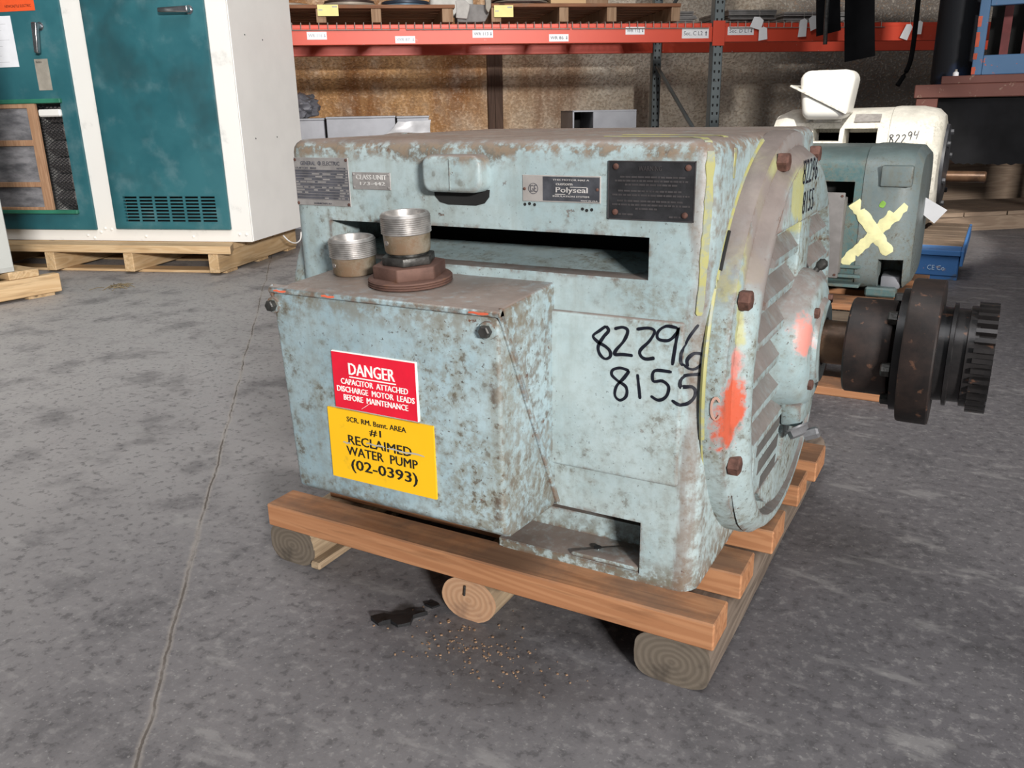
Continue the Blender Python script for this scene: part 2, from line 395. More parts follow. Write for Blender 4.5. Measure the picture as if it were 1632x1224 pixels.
# ------------------------------------------------------------------ the hall
def floor_mat():
    m = Mat('concrete_floor', .55, 0, .42)
    a = m.noise(.9, 6, .6); b = m.noise(6, 8, .65); c = m.noise(55, 6, .66); d = m.noise(150, 4, .6)
    col = m.mix(m.step(a, .3, .7), (.104, .098, .106), (.146, .138, .143))
    # brighter light on the left and dimmer foreground, painted into the colour
    x = m.xyz(); lx = m.math('MULTIPLY_ADD', x[0], -1.0, m.mul(x[1], -.10))
    col = m.mix(m.mul(m.step(m.math('ADD', lx, m.mul(a, 1.2)), 0.6, 2.9), .80), col, (.40, .382, .376))
    col = m.mix(m.mul(m.step(b, .48, .68), .55), col, (.058, .055, .060))
    col = m.mix(m.mul(m.step(c, .53, .66), .50), col, (.25, .24, .238))
    col = m.mix(m.mul(m.step(c, .47, .36), .55), col, (.050, .047, .050))
    col = m.mix(m.mul(m.step(d, .60, .70), .45), col, (.34, .33, .32))
    # scuffs dragged along the aisle
    sc = m.noise(16, 5, .6, m.co((.35, 1, 1), rot=(0, 0, math.radians(-32))))
    col = m.mix(m.mul(m.step(sc, .58, .67), .42), col, (.29, .28, .275))
    st = m.math('ADD', m.blob((-.44, -.03, 0), (1.6, 1, 1), .035, .012, b, .16), m.mul(m.blob((-.28, -.06, 0), (.7, 1.3, 1), .09, .05, b, .22), .45))
    st = m.math('ADD', st, m.mul(m.blob((-.75, .55, 0), (1, .8, 1), .05, .02, b, .2), .7))
    col = m.mix(m.math('MINIMUM', m.mul(st, .8), .9), col, (.028, .024, .022))
    # hairline crack from the aisle towards the visitor
    pts = m.math('MULTIPLY_ADD', x[0], 1.109, 1.0)      # y = -1.0 - 1.109 x  along the crack
    u = m.math('ADD', x[1], pts)
    u = m.math('ADD', u, m.mul(m.math('SUBTRACT', m.noise(5, 7, .65), .5), .040))
    cr = m.step(m.math('ABSOLUTE', u), .0012, .0038, 1, 0)
    cr2 = m.step(m.math('ABSOLUTE', u), .003, .012, 1, 0)
    col = m.mix(m.mul(cr2, .35), col, (.36, .32, .28)); col = m.mix(m.mul(cr, m.step(b, .40, .55)), col, (.10, .085, .075))
    m.bump(m.math('ADD', m.mul(c, .6), m.math('ADD', m.mul(b, .5), m.mul(cr, -1.5))), .32, .003)
    return m.done(col, m.step(b, .35, .65, .48, .66))
fl = box(-14, 14, -12, 14, -.12, 0)
o = link('floor', fl, floor_mat(), smooth=False); o['kind'] = 'structure'
WA = 9.0                                  # the racks and the back wall are turned a little against the visitor's view
def wall_mat():
    m = Mat('stained_plaster_wall', .9, 0, .15)
    x = m.xyz(); p = x[0]
    tex = m.noise(26, 6, .7); blk = m.noise(60, 5, .6)
    streak = m.noise(2.6, 6, .6, m.co((1, 1, .18)))
    base = m.mix(m.step(m.noise(3, 6, .6), .35, .65), (.72, .61, .48), (.84, .75, .63))
    # water has run down the left half of the wall
    left = m.step(m.math('ADD', p, m.mul(m.math('SUBTRACT', streak, .5), 3.0)), .5, 2.3, 1.0, 0.0)
    rust = m.mix(m.step(streak, .38, .62), (.30, .125, .042), (.62, .35, .155))
    c = m.mix(m.mul(left, m.step(m.noise(4, 7, .66), .25, .55, .5, .97)), base, rust)
    c = m.mix(m.mul(m.step(m.noise(9, 6, .65, m.co((1, 1, .3))), .54, .74), m.math('MULTIPLY_ADD', left, .45, .15)), c, (.16, .085, .045))
    # the shade further right, painted in as dark grey
    right = m.step(m.math('ADD', p, m.mul(streak, .6)), 3.2, 4.0)
    c = m.mix(right, c, m.mix(m.noise(5, 6), (.15, .13, .115), (.25, .22, .19)))
    pit = m.noise(46, 3, .55, m.co((1, 1, 1.2)))
    c = m.mix(m.mul(m.step(pit, .56, .64), .50), c, (.30, .185, .11))
    c = m.mix(m.mul(m.step(pit, .42, .32), .22), c, (.88, .78, .64))
    m.bump(m.math('ADD', m.mul(m.step(pit, .64, .44), 1.0), m.mul(blk, .4)), .7, .010)
    return m.done(c)
wb = box(-9, 12, 7.06, 7.3, 0, 4.8); wo = link('wall_back', wb, wall_mat(), None, (0, 0, 0), smooth=False)
wo.location = hall(0, 0, 0, WA); wo.rotation_euler = (0, 0, math.radians(WA+YAW)); wo['kind'] = 'structure'
conc = plain('grey_shade_wall', (.30, .29, .275), .85, 0, .12, 8, .3)
wr = box(2.15, 2.45, -1.5, 2.6, 0, 4.8); o = link('added_shade_wall', wr, conc, None, (0, 0, 0), smooth=False); o.location = hall(0, 0, 0); o.rotation_euler = (0, 0, math.radians(YAW)); o['kind'] = 'structure'  # unseen wall, added to keep the door light off the right background
ce = box(-9, 12, 2.2, 7.3, 4.8, 5.0); o = link('ceiling', ce, plain('sheet_roof', (.22, .22, .215), .8), None, (0, 0, 0), smooth=False)
o.location = hall(0, 0, 0, WA); o.rotation_euler = (0, 0, math.radians(WA+YAW)); o['kind'] = 'structure'
t = nb(); box(.965, 1.085, 7.02, 7.06, 0, 4.8, t, .004); box(1.02, 1.032, 7.005, 7.02, 0, 4.8, t)
o = link('trim_1', t, wood('dark_wall_batten', (.075, .042, .028), (.12, .07, .05), 2, 12, 0, knots=False), None, (0, 0, 0)); o.location = hall(0, 0, 0, WA); o.rotation_euler = (0, 0, math.radians(WA+YAW)); o['kind'] = 'structure'
o['label'] = 'dark brown vertical batten on the stained wall'
exec_parts = True

# ------------------------------------------------------------------ wooden skid under the motor
SK = Thing('wooden_skid', 'wooden skid of orange planks on round timbers under the pale blue motor', 'skid', (-.35, .34, 0))
ZP0, ZP1 = .0665, .1045
for i, (y0, y1, x0, x1) in enumerate(((0, .061, -.722, .012), (.129, .200, -.705, .011), (.271, .351, -.715, .021), (.448, .521, -.70, .022), (.562, .652, -.71, .029))):
    b = box(x0, x1, y0, y1, ZP0, ZP1)
    bevel(b, .002, 1)
    SK.part('plank', b, plankwood)
def log_profile(cx, a, b, n=26, flat=.9, seed=0, zc=None):
    pts = []
    zc = b if zc is None else zc
    for k in range(n):
        t = 2*PI*k/n; c, s = math.cos(t), math.sin(t)
        e = flat
        x = a*math.copysign(abs(c)**e, c); z = b*math.copysign(abs(s)**e, s)
        w = 1+.035*mnoise.noise(Vector((c*2+seed, s*2, seed*3.1)))
        pts.append((cx+x*w, max(0.0, min(ZP0, zc+z*w))))
    return pts
def timber(prof, y0, y1, mb, me_, label, seg=14, wob=.004):
    t = nb(); n = len(prof); rows = []
    cx = sum(p[0] for p in prof)/n
    for j in range(seg+1):
        y = y0+(y1-y0)*j/seg
        row = []
        for (x, z) in prof:
            d = wob*mnoise.noise(Vector((x*30, y*9, z*30)))*(0 if j in (0,) else 1)
            row.append(t.verts.new((x+d, y, max(0, min(ZP0, z+d*(.0 if z < .004 or z > ZP0-.004 else 1))))))
        rows.append(row)
    for A, Bq in zip(rows, rows[1:]):
        for k in range(n): t.faces.new((A[k], A[(k+1) % n], Bq[(k+1) % n], Bq[k]))
    t.faces.new(rows[-1]); bmesh.ops.recalc_face_normals(t, faces=t.faces[:])
    lg = SK.part('timber', t, mb, label=label)
    # sawn end, a disc with its own growth rings
    q = nb(); c0 = (cx, y0, ZP0*.48)
    v = [q.verts.new((x, y0-.0005-.0015*abs(mnoise.noise(Vector((x*60, 1, z*60)))), z)) for x, z in prof]; q.faces.new(v)
    back = [q.verts.new((x, y0+.002, z)) for x, z in prof]
    for k in range(n): q.faces.new((v[k], back[k], back[(k+1) % n], v[(k+1) % n]))
    bmesh.ops.recalc_face_normals(q, faces=q.faces[:])
    eo = link('sawn_end', q, me_, lg, c0); eo.location = Vector(c0)-SK.org
    return lg
timber(log_profile(-.041, .050, .0345, flat=.55, seed=1), 0.004, .80, greywood, endgrey, 'grey weathered timber with rounded edges', wob=.003)
timber(log_profile(-.345, .045, .0355, flat=1.0, seed=2, zc=.033), 0.006, .80, barkwood, endlight, 'round log with pale sawn end', wob=.004)
lp = log_profile(-.687, .046, .036, flat=.8, seed=3, zc=.034)
timber(lp, 0.012, .80, barkwood, endgrey, 'rough timber with torn bark edge', wob=.006)
# torn strip along the left timber
t = nb(); box(-.648, -.628, .006, .26, .004, .016, t, .003); jitter(t, .004, 18)
SK.part('bark_strip', t, barkwood)
# staple in the log end
t = cyl((-.350, .0035, .040), (-.348, .0035, .056), .0016, n=6); SK.part('staple', t, gunmetal)
# ------------------------------------------------------------------ the motor
MT = Thing('electric_motor', 'large pale blue-green electric motor with rust chips standing on the wooden skid', 'motor', MO)
YF = .052; YC, ZC = .342, .381
X0, X1 = -.655, -.0325; ZB, ZT = .1045, .667
f = box(X0, X1, YF, .632, ZB, ZT)
f.edges.ensure_lookup_table()
ve = [e for e in f.edges if abs(e.verts[0].co.z-e.verts[1].co.z) > .1]
bevel(f, .026, 5, ve)
te = [e for e in f.edges if min(e.verts[0].co.z, e.verts[1].co.z) > ZT-1e-4]
bevel(f, .017, 4, te)
cuts = [box(-.60, -.09, .115, .57, .14, .625),                      # hollow inside
        box(-.583, -.105, .0, .20, .5075, .5575),                   # long upper slot
        box(-.52, -.105, .0, .16, .1165, .191),                     # foot opening
        box(-.70, -.312, .0, .17, .05, .199),                       # open below the terminal box
        box(-.396, -.324, .0, .16, .592, .615)]                     # mouth of the hood
f = boolean(f, cuts)
frame = MT.part('frame', f, paint)
MT.part('stator_core', box(-.585, -.10, .26, .50, .15, .60), cavity)
# sloped deflector seen through the slot, and foot floor
MT.part('deflector', prism([(.054, .502), (.165, .521), (.165, .512), (.054, .492)], 'YZ', -.58, -.107), innerpaint)
t = nb(); prism([(.053, .1050), (.053, .1175), (.110, .124), (.118, .150), (.15, .150), (.15, .105)], 'YZ', -.318, -.107, t)
prism([(-.205, .053), (-.107, .053), (-.107, .11), (-.135, .11)], 'XY', .118, .1245, t, .002)
cyl((-.172, .072, .1235), (-.172, .072, .126), .0005, n=6, bm=t)
MT.part('foot', t, paint)
MT.part('bolt_hole', cyl((-.176, .078, .1244), (-.176, .078, .1256), .0055, n=16), cavity)
# proud lower side panel with its shadow gap
t = box(-.60, -.057, YF-.006, YF+.004, .252, .4615); bevel(t, .0045, 3)
MT.part('side_panel', t, paint)
# hood over the upper opening
t = box(-.404, -.316, YF-.026, YF+.01, .6035, .6495)
bevel(t, .013, 4, [e for e in t.edges if abs(e.verts[0].co.y-e.verts[1].co.y) > .02 ])
bevel(t, .006, 3, [e for e in t.edges if max(e.verts[0].co.y, e.verts[1].co.y) < YF-.025])
MT.part('vent_hood', t, paint)
MT.part('hood_opening', prism([(-.402, .606), (-.401, .597), (-.393, .589), (-.380, .586), (-.338, .586), (-.326, .589), (-.319, .597), (-.318, .606)], 'XZ', YF-.0015, YF+.004), cavity)
MT.part('casting_ridge', prism([(-.3605, YF-.0275), (-.3595, YF-.0275), (-.3595, YF-.02), (-.3605, YF-.02)], 'XY', .607, .645), paint)
# bores under the small plate
for (x, z) in ((-.268, .590), (-.2615, .591), (-.2545, .590), (-.190, .587), (-.1845, .5855), (-.178, .5865)): MT.part('drilled_hole', cyl((x, YF-.0006, z), (x, YF+.003, z), .0019, n=10), cavity)

# end shields -----------------------------------------------------------------
def shield(sgn, xr, name, label):
    prof = [(-.006, .250), (-.006, .287), (.018, .2875), (.0235, .285), (.026, .279), (.0275, .2675), (.034, .262), (.041, .2575), (.045, .252), (.0465, .246), (.046, .240), (.032, .236), (.030, .0)]
    t = lathe([(d, r) for d, r in prof], (xr, YC, ZC), (sgn, 0, 0), 96)
    for v in t.verts:
        dy, dz = v.co.y-YC, v.co.z-ZC; r_ = math.hypot(dy, dz)
        if .235 < r_ < .27 and dz < -.08 and sgn > 0:         # the rim is deeper along the bottom
            k_ = 1+.070*min(1, (-.08-dz)/.12); v.co.y = YC+dy*k_; v.co.z = ZC+dz*k_
    for v in t.verts: v.co.z = max(v.co.z, ZB+.001)      # cast flat where it would touch the skid
    return MT.part(name, t, shieldpaint, label=label)
SH = shield(1, -.032, 'end_shield', 'round end shield on the shaft side with louvers')
shield(-1, -.655, 'end_shield', 'plain round end shield on the far side')
XP = .0142            # outer face of the shield's solid areas
def circ_seg(zlo, zhi, r, n=24):
    """outline in YZ of a disc of radius r between two heights"""
    L = []; R = []
    for k in range(n+1):
        z = zlo+(zhi-zlo)*k/n; h = math.sqrt(max(0, r*r-(z-ZC)**2)); L.append((YC-h, z)); R.append((YC+h, z))
    return L+R[::-1]
MT.part('upper_face', prism(circ_seg(.551, ZC+.2500, .2505), 'YZ', -.001, XP+.0006, None, .003, 2), shieldpaint, SH)
MT.part('lower_face', prism(circ_seg(ZC-.2385, .205, .2395), 'YZ', -.001, XP-.002, None, .003, 2), shieldpaint, SH)
MT.part('center_bar', box(-.002, XP+.001, YC-.036, YC+.036, .204, .552, None, .003, 2), shieldpaint, SH)
# louvers: sloped ledges, two banks
z = .511
while z > .275:
    h0 = math.sqrt(.2385**2-max(abs(z+.03-ZC), abs(z-ZC))**2)
    for (a, b) in ((YC-h0, YC-.034), (YC+.034, YC+h0)):
        if b-a > .03:
            MT.part('louver_slat', prism([(-.004, z+.030), (-.001, z+.030), (XP, z+.009), (XP, z), (XP-.005, z), (-.004, z+.020)], 'XZ', a, b), shieldpaint, SH)
    z -= .0455
MT.part('slot_field', box(-.003, XP-.004, YC-.19, YC-.034, .205, .292, None, .001), shieldpaint, SH)
for zz, a, b in ((.272, YC-.180, YC-.048), (.242, YC-.168, YC-.052), (.213, YC-.150, YC-.06)):
    t = prism([(a, zz-.010), (b, zz-.010), (b+.006, zz+.008), (a+.006, zz+.008)], 'YZ', XP-.006, XP-.0032)
    MT.part('open_slot', t, plain('dark_slot', (.09, .085, .08), .8) if zz == .272 else bpy.data.materials['dark_slot'], SH)  # dark grey plates in place of the lower openings
# hub
hub = lathe([(.0, .104), (.026, .100), (.040, .092), (.046, .082), (.0475, .062), (.054, .058), (.0545, .034), (.050, .032)], (.0, YC, ZC), (1, 0, 0), 56)
HB = MT.part('bearing_hub', hub, shieldpaint, SH)
for k in range(4):
    a = PI/4+PI/2*k; MT.part('hub_bolt', hexbolt((.0435, YC+.072*math.cos(a), ZC+.072*math.sin(a)), (1, 0, 0), .0075, .009), rusty, SH)
# grease fitting above and drain plug below the hub
t = nb(); cyl((.026, YC+.02, .470), (.034, YC+.024, .482), .0042, n=10, bm=t); merge(t, lathe([(0, .005), (.004, .0072), (.011, .0072), (.015, .003), (.015, 0)], (.033, YC+.0235, .480), (.6, .2, .7), 14))
MT.part('grease_fitting', t, gunmetal, SH)
t = prism([(YC-.060, .300), (YC+.05, .300), (YC+.03, .262), (YC-.045, .262)], 'YZ', XP-.002, XP+.026, None, .004, 2)
MT.part('drain_boss', t, shieldpaint, SH)
t = nb(); hexbolt((XP+.020, YC-.045, .263), (.55, -.25, -.8), .015, .014, t); hexbolt((XP+.028, YC-.049, .252), (.85, .1, .35), .0085, .026, t, False)
MT.part('drain_plug', t, plain('grey_steel_plug', (.20, .20, .21), .5, .5, .2, 60), SH)
# flange bolts round the rim
for k in range(8):
    a = math.radians(22.5+45*k); p = (-.0085, YC+.272*math.cos(a), ZC+.272*math.sin(a))
    if k not in (5, 6):
        MT.part('flange_bolt', hexbolt(p, (1, 0, 0), .0125, .017, washer=False), rusty, SH)
# yellow painted gasket along the joint, thick above, thin below
def arc(a0, a1, r, x, n): return [Vector((x, YC+r*math.cos(math.radians(a0+(a1-a0)*i/n)), ZC+r*math.sin(math.radians(a0+(a1-a0)*i/n)))) for i in range(n+1)]
t = tube(arc(106, 193, .2875, -.0335, 40), .0034, 6); tube(arc(193, 214, .288, -.0345, 10), .0014, 6, t)
MT.part('joint_seam', t, yellowpaint, label='yellow painted joint between frame and end shield')
t = tube(arc(141.5, 151.5, .2885, -.030, 8), .0022, 6)
MT.part('open_joint', t, cavity)
cm = []
for i in range(15):
    q = math.radians(40+290*i/14); zz = .360+.014*math.sin(q); xx = -.0170+.0055*math.cos(q); hh = math.sqrt(.2876**2-(zz-ZC)**2); cm.append(Vector((xx, YC-hh, zz)))
MT.part('crayon_mark', ribbon(cm, (0, -1, 0), .0035, .0005, None, .0008), plain('pale_crayon', (.50, .30, .24), .7), SH, label='pale round crayon mark on the orange paint')
# hand painted strokes on the casing, laid on its surface
bv = BVHTree.FromObject(frame, bpy.context.evaluated_depsgraph_get())
def on_frame(pts, width, lift=.0002, thick=.0006):
    P = []; Nn = []
    for p in smooth_line(pts, 6):
        q, n, i, d = bv.find_nearest(p-MO)
        P.append(q+MO); Nn.append(n)
    return ribbon(P, Nn, width, thick, None, lift)
MT.part('yellow_stroke', on_frame([(-.20, .14, .668), (-.14, .13, .668), (-.085, .115, .668), (-.062, .085, .665), (-.046, .066, .645), (-.040, .060, .60), (-.038, .056, .55), (-.038, .054, .50), (-.040, .053, .47)], .012), yellowpaint)
MT.part('yellow_stroke', on_frame([(-.20, .20, .668), (-.12, .19, .668), (-.065, .16, .668), (-.048, .135, .655), (-.046, .13, .62)], .011), yellowpaint)
# number in black marker on the side panel
NUM = [[(-0.1548,.4485),(-.1632,.4418),(-.1716,.4344),(-.1657,.4276),(-.1544,.4223),(-.1485,.4165),(-.1491,.4099),(-.1558,.4068),(-.1628,.4125),(-.1646,.4221),(-.158,.4343),(-.1513,.4431),(-.1548,.4485)],
[(-.1437,.4461),(-.1331,.4492),(-.1264,.4454),(-.1311,.4325),(-.1408,.4201),(-.1424,.414),(-.1324,.4152),(-.1191,.4153)],
[(-.1151,.4486),(-.1006,.4517),(-.0926,.4485),(-.0985,.4362),(-.1095,.4238),(-.1093,.4168),(-.1027,.4131),(-.0914,.4158)],
[(-.0646,.4555),(-.0786,.4562),(-.0884,.4483),(-.0875,.4397),(-.0748,.4395),(-.0653,.4493),(-.0637,.4556),(-.0667,.4321),(-.0692,.4097)],
[(-.0434,.4593),(-.0532,.4429),(-.0592,.4251),(-.058,.4112),(-.0468,.4048),(-.038,.4122),(-.0375,.4216),(-.0462,.4246),(-.0536,.4165),(-.0523,.4082)],
[(-.1235,.3955),(-.1346,.3977),(-.1447,.394),(-.1459,.3873),(-.1383,.381),(-.127,.3743),(-.1264,.3628),(-.1344,.3559),(-.1413,.3612),(-.1395,.3735),(-.13,.3855),(-.1232,.3956)],
[(-.1125,.3928),(-.1105,.3783),(-.1083,.3615)],
[(-.0695,.4011),(-.0909,.3999),(-.0921,.3868),(-.0808,.3884),(-.0726,.3821),(-.0753,.3697),(-.0847,.3634),(-.0947,.3675)],
[(-.0333,.3988),(-.0558,.3966),(-.0583,.3832),(-.0474,.3832),(-.043,.3768),(-.046,.3667),(-.0558,.3603),(-.0681,.3659)]]
bvp = BVHTree.FromObject([c for c in MT.o.children if c.name == 'side_panel'][0], bpy.context.evaluated_depsgraph_get())
def drape(p):
    best = None
    for b in (bvp, bv):
        h = b.ray_cast(Vector((p[0], -.2, p[1]))-MO, Vector((0, 1, 0)))
        if h[0] is not None and (best is None or h[3] < best[2]): best = (h[0]+MO, h[1], h[3])
    return best
t = nb()
for s in NUM:
    hs = [drape((v.x, v.z)) for v in smooth_line([(a, 0, b) for a, b in s], 5)]
    hs = [h for h in hs if h]
    ribbon([h[0] for h in hs], [h[1] for h in hs], .0047, .0004, t, .0003)
MT.part('marker_number', t, marker, label='black handwritten number 82296 8155')
t = nb(); text('82296', (XP+.0009, YC-.048, .600), (0, 1, 0), (0, 0, 1), .100, .032, .0004, -.012, t); text('8155', (XP+.0009, YC-.034, .560), (0, 1, 0), (0, 0, 1), .075, .030, .0004, -.012, t)
MT.part('marker_number', t, marker, label='black handwritten number on the end shield')

# shaft and coupling ------------------------------------------------------------
ax = (1, 0, 0); OC = (0, YC, ZC)
MT.part('shaft', lathe([(.03, .0), (.03, .031), (.10, .031), (.10, 0)], OC, ax, 40), shaftm)
CP = MT.part('coupling_hub', lathe([(.088, .0), (.088, .0635), (.0905, .0655), (.140, .0655), (.144, .064), (.146, .058), (.150, .052), (.162, .047), (.162, 0)], OC, ax, 56), couple, label='dark round coupling hub on the shaft')
MT.part('coupling_flange', lathe([(.160, .0), (.160, .096), (.163, .0975), (.197, .0975), (.199, .096), (.199, .0)], OC, ax, 72), couple, CP)
MT.part('clamp_ring', lathe([(.150, .0), (.150, .083), (.160, .083), (.160, 0)], OC, ax, 56), couple2, CP)
for k in range(6):
    a = math.radians(10+60*k); MT.part('coupling_bolt', hexbolt((.151, YC+.068*math.cos(a), ZC+.068*math.sin(a)), (-1, 0, 0), .0095, .014, None, False), gunmetal, CP)
MT.part('hub_neck', lathe([(.198, .0), (.198, .063), (.211, .062), (.212, .0685), (.2165, .0685), (.2175, .062), (.231, .062), (.232, .0665), (.244, .0665), (.244, 0)], OC, ax, 56), couple2, CP)
g = nb(); NT = 34; prof = []
for k in range(NT):
    a = 2*PI*k/NT
    for da, r in ((-.26, .064), (-.20, .0725), (.20, .0725), (.26, .064)):
        q = a+da*2*PI/NT*1.05; prof.append((YC+r*math.cos(q), ZC+r*math.sin(q)))
MT.part('gear_ring', prism(prof, 'YZ', .240, .263), couple2, CP)
# ------------------------------------------------------------------ terminal box (bolted to the motor)
XL, XR = -.565, -.2245
def wedge(poly, dx, y_extra=0, bev=.006, seg=3):
    return prism(poly, 'YZ', XL+dx, XR-dx, None, bev, seg)
TB = MT.part('terminal_box', wedge([(-.085, .488), (.056, .4955), (.056, .200), (.048, .200)], .004, bev=.005), boxpaint)
lid = prism([(-.094, .478), (-.092, .213), (-.076, .201), (.040, .192), (.052, .198), (-.087, .486)], 'YZ', XL, XR, None, .006, 3)
for v in lid.verts:                                   # the casting draws in towards its lower left corner
    if v.co.x < -.5 and v.co.z < .24: v.co.x += .012
LID = MT.part('box_lid', lid, boxpaint, TB)
t = nb(); prism([(-.0905, .4935), (-.0965, .485), (.047, .193), (.054, .196)], 'YZ', XR-.001, XR+.0035, t, .001, 1)
prism([(-.0905, .4935), (-.0965, .485), (.047, .193), (.054, .196)], 'YZ', XL-.0035, XL+.001, t, .001, 1)
prism([(-.0965, .482), (-.0965, .489), (-.086, .4925), (-.086, .482)], 'YZ', XL-.0035, XR+.0035, t, .0015, 1)
MT.part('lid_flange', t, boxpaint, TB)
for x in (-.562, -.239):
    MT.part('lid_bolt', hexbolt((x, -.093, .466), (0, -1, 0), .0076, .012), gunmetal, TB)
    MT.part('bolt_boss', lathe([(0, .0115), (.004, .0105), (.005, .0)], (x, -.0925, .466), (0, -1, 0), 16), boxpaint, TB)
# orange crayon dashes along the lid edge
crayon = plain('orange_crayon', (.60, .12, .06), .6)
for a, b in ((-.558, -.537), (-.478, -.457), (-.262, -.236)):
    MT.part('crayon_dash', ribbon([Vector((a+(b-a)*i/4, -.0966, .4855+.0006*math.sin(i*2))) for i in range(5)], (0, -1, 0), .0032, .0004, None, .0001), crayon, TB)
# signs --------------------------------------------------------------------------
redm = plain('red_plastic', (.68, .012, .035), .32, 0, .06, 30); whitem = plain('white_engraving', (.86, .84, .80), .5, 0, .05)
def yel_mat():
    m = Mat('yellow_sign_face', .42, 0, .4); c = m.mix(m.noise(14, 5), (.78, .42, .008), (.86, .50, .012))
    return m.done(m.mix(m.mul(m.step(m.noise(30, 6), .60, .72), .5), c, (.42, .25, .03)))
yelm = yel_mat(); blackm = plain('black_lettering', (.012, .011, .010), .5); greyscr = plain('grey_scratch', (.36, .35, .31), .6)
def plate_frame(x0, x1, z0, z1, y):
    """places text by its share of the plate: u from the left, v from the top"""
    def put(bm, s, u0, u1, v0, v1, bold=0.0, depth=.0004):
        text(s, (x0+(x1-x0)*u0, y, z1-(z1-z0)*v1), (1, 0, 0), (0, 0, 1), (x1-x0)*(u1-u0), (z1-z0)*(v1-v0), depth, bold, bm)
    return put
YS = -.0945
RS = MT.part('danger_sign', box(-.470, -.3395, YS-.0022, YS+.002, .3405, .4165, None, .0004), whitem, TB, label='red danger sign on the terminal box')
# (a sign is a part of the box; its face and letters are laid on it)
t = box(-.4693, -.3405, YS-.0027, YS-.002, .3412, .4155); MT.part('sign_face', t, redm, TB, label='red face of the danger sign')
t = nb(); put = plate_frame(-.470, -.3395, .3405, .4165, YS-.0027)
put(t, 'DANGER', .21, .755, .17, .375, .004); box(-.470+.1305*.21, -.470+.1305*.765, YS-.0031, YS-.0027, .4165-.076*.425, .4165-.076*.405, t)
put(t, 'CAPACITOR  ATTACHED', .10, .90, .455, .555, .006); put(t, 'DISCHARGE  MOTOR  LEADS', .045, .97, .595, .695, .006); put(t, 'BEFORE  MAINTENANCE', .12, .89, .735, .835, .006)
ribbon([Vector((-.427, YS-.0027, .344)), Vector((-.418, YS-.0027, .350)), Vector((-.409, YS-.0027, .3565))], (0, -1, 0), .0006, .0002, t)
MT.part('sign_lettering', t, whitem, TB, smooth=False)
t = box(-.4855, -.3195, YS-.0012, YS+.002, .2405, .338); t2 = MT.part('pump_sign', t, yelm, TB, label='yellow reclaimed water pump sign on the terminal box')
t = nb(); put = plate_frame(-.4855, -.3195, .2405, .338, YS-.0012)
put(t, 'SCR. RM. Bsmt. AREA', .19, .755, .085, .155, .002); put(t, '#1', .405, .515, .20, .30, .004); put(t, 'RECLAIMED', .19, .795, .345, .475, .004)
put(t, 'WATER  PUMP', .165, .845, .51, .635, .004); put(t, '(02-0393)', .20, .835, .69, .885, .004)
MT.part('sign_lettering', t, blackm, TB, smooth=False)
t = nb()
for a, b in (((-.463, .2925), (-.450, .2925)), ((-.4245, .2975), (-.395, .2975)), ((-.392, .2965), (-.334, .2965))):
    ribbon([Vector((a[0]+(b[0]-a[0])*i/6, YS-.0017, a[1]+.0008*math.sin(i*1.7)-.000*i)) for i in range(7)], (0, -1, 0), .0026, .0002, t)
MT.part('sign_scratch', t, greyscr, TB, smooth=False)

# nameplates -----------------------------------------------------------------------
alu = plain('grey_aluminium_plate', (.34, .32, .31), .45, .4, .14, 60); dkalu = plain('dark_etched_field', (.10, .10, .115), .5, .3, .2, 70)
blk = plain('black_cast_plate', (.030, .030, .033), .5, .3, .3, 45, .2); blkhi = plain('worn_raised_letters', (.075, .068, .07), .5, .4, .2, 60)
YP = YF-.0012
def screws(pts, r, m, parent, slot=False, name='screw'):
    for (x, z) in pts:
        t = lathe([(0, r), (r*.35, r*.9), (r*.55, r*.5), (r*.6, 0)], (x, YP-.0004, z), (0, -1, 0), 12)
        s_ = MT.part(name, t, m, parent)
NP = MT.part('rating_plate', box(-.641, -.5425, YP, YF, .577, .643, None, .0003), alu, label='grey metal rating plate with stamped data')
t = nb(); put = plate_frame(-.641, -.5425, .577, .643, YP-.0001)
put(t, 'GENERAL', .13, .41, .075, .155, .004); put(t, 'ELECTRIC', .545, .85, .075, .155, .004); put(t, 'CUSTOM  8000', .03, .42, .195, .235, .006); put(t, 'MOTOR', .80, .96, .20, .235, .004)
put(t, 'SCHENECTADY, N.Y.', .33, .66, .935, .97, .004)
MT.part('plate_lettering', t, dkalu, NP, smooth=False)
t = nb(); put(t, 'GE', .455, .505, .085, .145, .01); merge(t, lathe([(0, .0030), (.0004, .0030), (.0004, .0024), (0, .0024)], (-.5935, YP, .6355), (0, -1, 0), 20))
MT.part('maker_emblem', t, dkalu, NP, smooth=False)
t = nb(); box(-.6395, -.5435, YP-.0003, YP, .5855, .6265, t)
MT.part('data_field', t, dkalu, NP)
t = nb(); rnd = random.Random(3); z = .6255
for r_ in range(11):
    x = -.639
    while x < -.546:
        w = rnd.uniform(.004, .016)
        if rnd.random() < .45: box(x, min(x+w, -.5445), YP-.0005, YP-.0003, z-.0018, z, t)
        x += w+rnd.uniform(.001, .006)
    box(-.639, -.5445, YP-.0005, YP-.0003, z-.0028, z-.0024, t)
    z -= .00368
MT.part('stamped_data', t, alu, NP, smooth=False)
screws(((-.638, .640), (-.5455, .640), (-.638, .580), (-.5455, .580)), .0022, rusty, NP)
CPt = MT.part('class_plate', box(-.5365, -.472, YP, YF, .6015, .6245, None, .0003), alu, label='small class unit plate beside the rating plate')
t = nb(); put = plate_frame(-.5365, -.472, .6015, .6245, YP-.0001); put(t, 'CLASS-UNIT', .10, .90, .14, .42, .02); put(t, '173-442', .20, .86, .55, .74, .004)
MT.part('plate_lettering', t, plain('bright_stamping', (.70, .69, .67), .4, .3), CPt, smooth=False)
screws(((-.5335, .6215), (-.475, .6215), (-.5335, .6045), (-.475, .6045)), .0017, alu, CPt)
